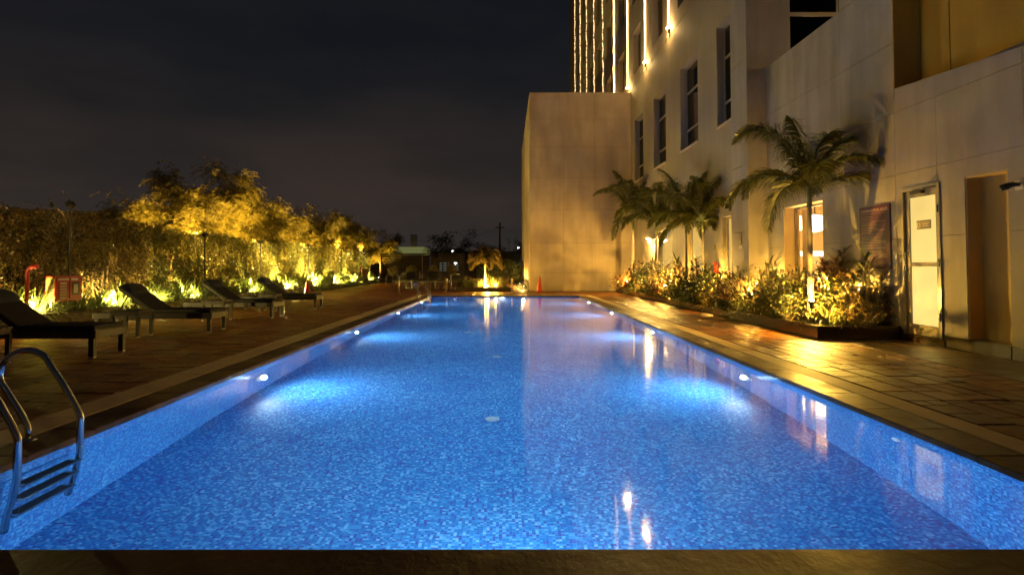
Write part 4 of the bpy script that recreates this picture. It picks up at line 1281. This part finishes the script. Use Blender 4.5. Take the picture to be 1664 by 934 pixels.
# ================================================================== loungers and tables
def make_lounger(label):
    t = thing('sun_lounger', label, 'sun lounger', (0, 0, 0), 0, 'dark sun loungers facing the pool')
    f = MB()
    f.bevbox(-1.95, 0, -.31, -.265, .23, .33, .006); f.bevbox(-1.95, 0, .265, .31, .23, .33, .006)
    f.box(-.045, 0, -.264, .264, .235, .325); f.box(-1.95, -1.905, -.264, .264, .235, .325)
    f.box(-1.02, -.98, -.264, .264, .25, .31)
    f.build('frame', M['lounger_wood'], t)
    for (x, y) in ((-.05, -.285), (-.05, .285), (-1.88, -.285), (-1.88, .285)):
        l = MB().bevbox(-.032, .032, -.03, .03, .015, .232, .005).build('leg', M['lounger_wood'], t, (x, y, 0))
        MB().box(-.03, .03, -.028, .028, 0, .016).build('foot_cap', M['cap_grey'], l)
    s_ = MB(); 
    for k in range(9): s_.bevbox(-.98 + k * .106, -.98 + k * .106 + .088, -.262, .262, .318, .336, .003)
    s_.build('seat_slats', M['lounger_wood'], t)
    MB().bevbox(-1.0, -.03, -.285, .285, .337, .385, .018).build('seat_pad', M['lounger_weave'], t)
    b = MB().bevbox(-.72, 0, -.285, .285, 0, .055, .02).build('backrest', M['lounger_weave'], t, (-.98, 0, .335)); b.rotation_euler = (0, radians(34.5), 0)
    MB().box(-.70, 0, -.25, -.22, -.03, -.002).box(-.70, 0, .22, .25, -.03, -.002).box(-.70, -.66, -.22, .22, -.03, -.002).box(-.04, 0, -.22, .22, -.03, -.002).build('back_frame', M['lounger_wood'], b)
    for yy_ in (-.2, .2): MB().tube([(-1.45, yy_, .60), (-1.62, yy_, .28)], .012, 6).build('back_strut', M['dark_metal'], t)
    p = MB()
    pr = [(-.16, .052), (-.14, .09), (-.08, .115), (.02, .11), (.09, .085), (.11, .056)]
    vs = []; ny_ = 10
    for j in range(ny_ + 1):
        y = -.265 + .53 * j / ny_; e_ = 1 - .35 * (abs(2 * j / ny_ - 1)) ** 4
        for (a, z_) in pr: vs.append((-.58 + a * e_, y, .052 + (z_ - .052) * e_))
        vs += [(-.58 + .1 * e_, y, .045), (-.58 - .15 * e_, y, .045)]
    m_ = 8
    fs = [(j * m_ + k, j * m_ + (k + 1) % m_, (j + 1) * m_ + (k + 1) % m_, (j + 1) * m_ + k) for j in range(ny_) for k in range(m_)]
    fs += [tuple(range(m_))[::-1], tuple(ny_ * m_ + k for k in range(m_))]
    p.add(vs, fs); p.build('pillow', M['pillow_navy'], b, smooth=True)
    return t
lbl = ['nearest dark sun lounger, cut off by the left edge, with navy pillow', 'second sun lounger from the left, backrest raised', 'third sun lounger from the left, backrest before the lit clumps', 'farthest sun lounger, rightmost, near the red cone']
proto = make_lounger(lbl[0])
for i, y in enumerate((7.75, 10.6, 13.5, 16.35)):
    o = proto if i == 0 else copy_tree(proto)
    o.location = (-4.94 + (0, .03, -.02, .02)[i], y, 0); o.rotation_euler.z = radians((0, 1.6, -1.2, .8)[i]); o['label'] = lbl[i]
def make_table(label):
    t = thing('side_table', label, 'side table', (0, 0, 0), 0, 'low side tables between loungers')
    top = MB()
    for k in range(5): top.bevbox(-.23, .23, -.2 + k * .081, -.2 + k * .081 + .073, .385, .41, .004)
    top.build('table_top', M['lounger_wood'], t)
    a = MB(); a.box(-.22, .22, -.19, -.165, .33, .384); a.box(-.22, .22, .165, .19, .33, .384); a.box(-.22, -.195, -.164, .164, .33, .384); a.box(.195, .22, -.164, .164, .33, .384)
    a.build('apron', M['lounger_wood'], t)
    for (x, y) in ((-.205, -.177), (.205, -.177), (-.205, .177), (.205, .177)):
        l = MB().box(-.025, .025, -.022, .022, .012, .3295).build('leg', M['lounger_wood'], t, (x, y, 0))
        MB().box(-.022, .022, -.02, .02, 0, .0125).build('foot_cap', M['cap_grey'], l)
    return t
tl_ = ['low side table cut off by the left edge, before the nearest lounger', 'low side table before the second lounger', 'low side table before the third lounger', 'low side table before the farthest lounger']
proto = make_table(tl_[0])
for i, y in enumerate((6.93, 9.78, 12.65, 15.5)):
    o = proto if i == 0 else copy_tree(proto)
    o.location = (-5.92, y, 0); o['label'] = tl_[i]

# ================================================================== fire hose boxes, pipe, cones, posts
def hose_box(label, x, y):
    t = thing('fire_hose_cabinet', label, 'fire cabinet', (x, y, .17), 0, 'red fire hose cabinets')
    MB().bevbox(-.19, 0, 0, .74, .25, .745, .008).build('cabinet', M['red_paint'], t)
    MB().box(-.175, -.015, -.004, -.0005, .27, .725).build('side_plate', M['tan_panel'], t)
    d = MB().box(.0005, .012, .02, .36, .27, .725).build('cabinet_door', M['red_paint'], t)
    d2 = MB().box(.0005, .012, .38, .72, .27, .725).build('cabinet_door', M['red_paint'], t)
    MB().box(.012, .015, .05, .35, .66, .70).build('door_label', M['label_white'], d)
    MB().box(.0125, .0155, .41, .60, .66, .70).build('door_label', M['label_white'], d2)
    ln = MB()
    for k in range(6): ln.box(.012, .0145, .11, .29, .31 + k * .055, .345 + k * .055)
    ln.build('instruction_lines', M['label_white'], d)
    MB().box(.012, .0145, .44, .64, .37, .63).build('glass_front', M['dark_metal'], d2)
    MB().box(.0146, .017, .48, .60, .40, .58).build('paper_card', M['label_white'], d2)
    for yy in (.04, .70): MB().box(-.11, -.08, yy - .015, yy + .015, -.02, .251).build('leg', M['dark_metal'], t)
    return t
hose_box('red fire hose cabinet on thin legs beside the red standpipe, near left', -8.58, 11.74)
hose_box('tiny far red fire hose cabinet at the end of the lit hedge', -8.58, 37.6)
for (lb, x, y) in (('red bent standpipe behind the nearest lounger pillow', -8.70, 11.2), ('thin dark red standpipe beside the far red cabinet', -8.70, 36.9)):
    t = thing('standpipe', lb, 'pipe', (x, y, .17), 0, 'red standpipes')
    MB().tube([(0, 0, -.02), (0, 0, .80), (0.01, .0, .87), (.06, .0, .92), (.16, .0, .93)], .035, 12).build('pipe', M['red_paint'], t, smooth=True)
    MB().lathe([(.05, 0), (.05, .03), (.03, .035)], (.15, 0, .93), 12, 'x').build('hose_outlet', M['red_paint'], t)
def cone(label, x, y, h):
    t = thing('traffic_cone', label, 'traffic cone', (x, y, 0), 0, 'red traffic cones')
    MB().bevbox(-.17, .17, -.17, .17, 0, .03, .01).build('base', M['cone_red'], t)
    MB().lathe([(.125, .03), (.12, .05), (.035, h - .03), (.025, h)], n=20).build('cone_body', M['cone_red'], t, smooth=True)
cone('red traffic cone on the deck beyond the farthest lounger', -7.85, 24.4, .56)
cone('red traffic cone standing before the lit plain block', 1.48, 27.0, .66)
t = thing('pole', 'short slim pale pole standing on the left deck', 'pole', (-4.43, 25.6, 0))
MB().tube([(0, 0, .0), (0, 0, .66)], .022, 10).build('shaft', M['brass_pole'], t, smooth=True)
MB().lathe([(.07, 0), (.07, .01), (.03, .02)], n=16).build('foot', M['steel'], t); MB().lathe([(.03, 0), (.03, .03), (.01, .045)], (0, 0, .66), 12).build('cap', M['dark_metal'], t)
t = thing('floor_drain', 'small dark drain cover set in the right deck', 'drain', (4.35, 5.98, .0025))
MB().lathe([(.075, 0), (.075, .004), (.055, .006), (.01, .006)], n=20).build('drain_cover', M['dark_metal'], t)

# ================================================================== far end: small bed with palm, topiary, fence, furniture
fp = thing('end_planter', 'low dark planter holding the small bright palm beyond the pool', 'planter', (-2.2, 26.85, 0))
for a in ((0, 2.42, 0, .12), (0, 2.42, 1.5, 1.62), (0, .12, .12, 1.5), (2.30, 2.42, .12, 1.5)):
    MB().slab(*a, 0, .19, .008).build('kerb', M['kerb_stone'], fp)
soil(.12, 2.3, .12, 1.5, .14, fp, (0, 0, 0))
palm('small_palm', 'small bright yellow palm with white trunk beyond the far pool edge', -.93, 27.5, .13, .98, 1.02, 51, [(2 * pi * i / 15, D((30, 50, 66)[i % 3]), 2.6, 1.0) for i in range(15)] + [(0.4, D(84), .6, .7), (2.4, D(80), .7, .7), (4.4, D(82), .6, .7)], r0=.042, trunk='white_trunk', leafm='leaf_gold', group='far palm', wid=.32, thick=2.0)
for i, (k, x, y, s_) in enumerate((('bush_green', -1.75, 27.6, .8), ('bush_red', -1.45, 27.9, .9), ('bush_green', -.45, 27.6, .85), ('cord_green', -.75, 27.9, .8), ('bush_gold', -.1, 27.9, .8), ('bush_green', -1.2, 27.4, .7), ('bush_red', -2.0, 28.0, .8))):
    w = words.get(k)
    shrub(k, x, y, .12, s_, f'{w} around the small far palm, {ORD[i]} of seven', 'shrubs in the far end planter')
garden_up(-.80, 27.15, .14, 'glaring uplight at the foot of the small far palm', 420, hh=.03)
garden_up(-.45, 27.3, .14, 'second uplight in the end planter, right of the small palm', 90)

# round clipped shrubs on stems
def ball_mesh(seed, r, n, mat):
    rg = random.Random(seed); mb = MB()
    for i in range(n):
        d = Vector((rg.gauss(0, 1), rg.gauss(0, 1), rg.gauss(0, 1))).normalized()
        rr_ = r * (rg.random() ** .25) * (1 + .08 * rg.gauss(0, 1))
        mb.leaf(d * rr_, d + Vector((rg.gauss(0, .6), rg.gauss(0, .6), rg.gauss(0, .6))), rg.uniform(.05, .09), .04)
    return mb.mesh('crown', M[mat])
tb = ball_mesh(3, .27, 900, 'leaf_topiary'); tbd = ball_mesh(4, .5, 1800, 'leaf_dark')
ts = MB().tube([(0, 0, 0), (.01, 0, .65)], [.025, .018], 6).mesh('trunk', M['bark'])
for i, x in enumerate((-6.25, -5.2, -4.0, -3.0)):
    t = thing('round_topiary', f'round clipped shrub on a stem before the slatted fence, {ORD[i]} from the left', 'topiary', (x, 34.0, 0), i, 'round clipped shrubs before the fence')
    mk('crown', tb, t, (0, 0, .88)); mk('trunk', ts, t)
for i, (x, y, s_, lb) in enumerate(((.85 - 1.9, 36, 1.3, 'dark rounded bush behind the small palm, leftmost of three'), (.1, 36.5, 1.35, 'dark rounded bush behind the small palm, middle of three'), (1.0, 37, 1.2, 'dark rounded bush beside the block, rightmost of three'))):
    t = thing('dark_bush', lb, 'bush', (x, y, .1), i, 'dark bushes beyond the small palm'); t.scale = (s_, s_, s_)
    mk('crown', tbd, t, (0, 0, .55)); mk('trunk', ts, t)
t = thing('round_bush', 'low round green bush at the corner of the plain block', 'bush', (.80, 29.6, 0)); t.scale = (.75, .75, .75)
mk('crown', ball_mesh(8, .42, 1500, 'leaf_green'), t, (0, 0, .36)); mk('trunk', ts, t, scl=(1, 1, .4))
garden_up(.88, 31.2, 0, 'uplight grazing the left side wall of the plain block', 260, color=(1.0, .6, .12), hh=.25)
garden_up(.80, 35.0, 0, 'second uplight grazing the left side of the plain block, farther back', 300, color=(1.0, .6, .12), hh=.25)

# slatted fence
YF = 42.0
fe = thing('slat_fence', 'dark wooden fence of horizontal slats at the far end of the deck', 'fence', (-8.5, YF, .20))
sl_m = MB().box(0, 2.78, 0, .025, 0, .075).mesh('slat', M['fence_wood'])
po = MB().box(-.035, .035, -.03, -.001, -.2, 1.82).mesh('post', M['fence_wood'])
pb = MB().box(-.03, .03, -.04, -.031, 0.02, 1.8).mesh('post', M['frame_paint'])
for j in range(2):
    for k in range(16): mk('slat', sl_m, fe, (j * 2.83, 0, .04 + k * .112))
for x in (0, 1.4, 4.2, 5.62): mk('post', po, fe, (x, 0, 0))
mk('post', pb, fe, (2.805, 0, 0))
kf = MB().slab(-8.5, -2.6, YF - .25, YF + .2, 0, .2, .01).build('fence_footing', M['kerb_stone'])
tag(kf, 'low dark stone kerb under the slatted fence', 'kerb')

# dark garden tables with chairs
def chair(label, x, y, rz):
    t = thing('garden_chair', label, 'chair', (x, y, 0), rz, 'dark garden chairs at the far end')
    MB().bevbox(-.22, .22, -.22, .22, .42, .46, .01).build('seat', M['dark_metal'], t)
    MB().bevbox(-.22, .22, .19, .22, .5, .86, .01).build('backrest', M['dark_metal'], t)
    for (a, b, h) in ((-.2, -.2, .42), (.2, -.2, .42), (-.2, .205, .6), (.2, .205, .6)):
        MB().tube([(a, b, 0), (a, b, h)], .016, 6).build('leg', M['dark_metal'], t)
def dtable(label, x, y):
    t = thing('garden_table', label, 'table', (x, y, 0), 0, 'dark garden tables at the far end')
    MB().lathe([(.45, 0), (.45, .03)], (0, 0, .70), 24).build('table_top', M['dark_metal'], t)
    MB().tube([(0, 0, .02), (0, 0, .70)], .035, 10).build('pedestal', M['dark_metal'], t)
    MB().lathe([(.24, 0), (.24, .02)], n=18).build('foot', M['dark_metal'], t)
tn = ['left', 'middle', 'right']
for i, x in enumerate((-4.75, -3.6, -2.75)):
    dtable(f'small dark round table before the slatted fence, {tn[i]} of three', x, 31.2 - i * .3)
    chair(f'dark chair on the left side of the {tn[i]} far garden table', x - .5, 31.0 - i * .3, pi / 2)
    if i < 2: chair(f'dark chair on the near side of the {tn[i]} far garden table', x + .1, 30.4 - i * .3, pi)
t = thing('low_rail', 'thin dark red rail on short posts across the far end of the deck', 'railing', (-2.3, 33.5, 0))
MB().tube([(-4.2, 0, .62), (4.2 - 1.1, 0, .62)], .018, 6).build('rail', M['fence_wood'], t)
for k in range(6): MB().tube([(-4.2 + k * 1.46, 0, 0), (-4.2 + k * 1.46, 0, .61)], .016, 6).build('post', M['fence_wood'], t)
for (x, lb) in ((.27, 'short pale bollard at the right end of the end planter'), (-2.62, 'short pale bollard left of the end planter')):
    t = thing('bollard', lb, 'bollard', (x, 27.3, 0), 0, 'pale bollards by the end planter')
    MB().bevbox(-.035, .035, -.035, .035, 0, .56, .008).build('shaft', M['brass_pole'], t); MB().box(-.04, .04, -.04, .04, .561, .58).build('cap', M['dark_metal'], t)

# ------------------------------------------------------------------ beyond the garden
lowb = thing('low_building', 'low building with greenish fascia glowing as if lit behind the slatted fence', 'building', (-14, 60, 0))
MB().box(0, 5.9, 0, 5, 0, 2.25).build('wall', M['joint_dark'], lowb); MB().box(0, 5.95, -.1, 5, 2.252, 3.0).build('fascia', M['fascia_glow'], lowb)
MB().box(4.6, 5.2, .6, 1.1, 3.001, 4.25).build('chimney', M['wall_paint'], lowb)
sh_ = thing('grey_shed', 'long grey flat roofed shed beyond the fence, right of the fascia', 'building', (-8, 66, 0))
MB().box(0, 9, 0, 5, 0, 2.6).build('wall', M['joint_dark'], sh_); MB().box(-.1, 9.1, -.1, 5.1, 2.602, 2.75).build('roof', M['plate_grey'], sh_)
for (a, b, c) in ((.9, 1.9, 1.0), (2.3, 2.9, .8), (5.2, 5.7, 1.4)): MB().box(a, b, -.05, -.005, .6, .6 + c).build('lit_bay', M['far_lit'], sh_)
fb_ = thing('far_white_building', 'distant white-lit building seen between the small palm and the block', 'building', (-.9, 75, 0))
MB().box(0, 4.2, 0, 4, 0, 1.75).build('wall', M['joint_dark'], fb_)
for k in range(9): MB().box(.05 + k * .46, .05 + k * .46 + .34, -.05, -.005, 1.2, 2.6).build('lit_bay', M['far_lit'], fb_)
MB().box(-.1, 4.3, -.1, 4, 2.62, 2.75).build('roof', M['plate_grey'], fb_)
db = thing('dark_building', 'long dark flat roofed building behind the hedge at the far left', 'building', (-34, 30, 0))
MB().box(0, 16.5, 0, 6, 0, 3.7).build('wall', M['grout'], db); MB().box(-.1, 16.6, -.1, 6.1, 3.702, 3.8).build('roof_edge', M['frame_dark'], db)
def street_light(label, x, y, h, s_=1.0, pw=0):
    t = thing('street_light', label, 'street light', (x, y, 0), 0, 'distant street lights')
    MB().tube([(0, 0, 0), (0, 0, h)], [.07, .04], 8).build('pole', M['dark_metal'], t)
    MB().tube([(0, 0, h), (.2, 0, h + .1), (.5, 0, h + .12)], .03, 6).build('arm', M['dark_metal'], t)
    MB().lathe([(.02, .08), (.16 * s_, .02), (.17 * s_, -.06), (.03, -.14)], (.5, 0, h + .1), 12).build('lamp_head', M['lamp_white'], t)
street_light('white glowing street light beyond the slatted fence', -5.5, 58, 2.45, .9)
street_light('white glowing street light just left of the plain block', .8, 62, 2.9, .8)
street_light('tiny white light low behind the fence gap', -4.6, 50, 1.3, .8)
t = thing('utility_pole', 'thin utility pole rising behind the small bright palm', 'pole', (-.54, 56, 0))
MB().tube([(0, 0, 0), (0, 0, 5.1)], [.12, .08], 8).build('shaft', M['bark'], t); MB().box(-.4, .4, -.03, .03, 4.6, 4.7).build('cross_arm', M['bark'], t)
MB().tube([(-9, .2, 3.5), (-4, .2, 3.2), (.1, .08, 4.72), (3, .2, 3.4), (4, 0, 3.3)], .009, 4).build('cable', M['dark_metal'], t)
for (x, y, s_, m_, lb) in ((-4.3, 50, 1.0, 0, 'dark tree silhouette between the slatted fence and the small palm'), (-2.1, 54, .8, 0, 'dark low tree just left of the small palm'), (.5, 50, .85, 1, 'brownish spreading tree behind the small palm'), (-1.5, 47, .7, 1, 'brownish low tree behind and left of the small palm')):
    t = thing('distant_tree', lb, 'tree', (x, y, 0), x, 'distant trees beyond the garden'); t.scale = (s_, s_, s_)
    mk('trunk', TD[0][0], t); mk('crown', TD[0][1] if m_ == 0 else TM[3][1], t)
wd = MB()
rg = random.Random(12)
for i in range(9000):
    a = rg.uniform(-1.2, 1.1); rr_ = rg.uniform(90, 110)
    x, y = rr_ * sin(a), rr_ * cos(a)
    h = 2.2 + 1.2 * sin(a * 9) + .8 * sin(a * 23 + 1)
    wd.leaf((x, y, rg.random() ** .7 * h), (rg.gauss(0, 1), rg.gauss(0, 1), rg.gauss(0, 1)), rg.uniform(.5, 1.2), rg.uniform(.3, .8))
tag(wd.build('far_treeline', M['leaf_dark']), 'dark far-off line of trees along the horizon', 'treeline', kind='stuff')
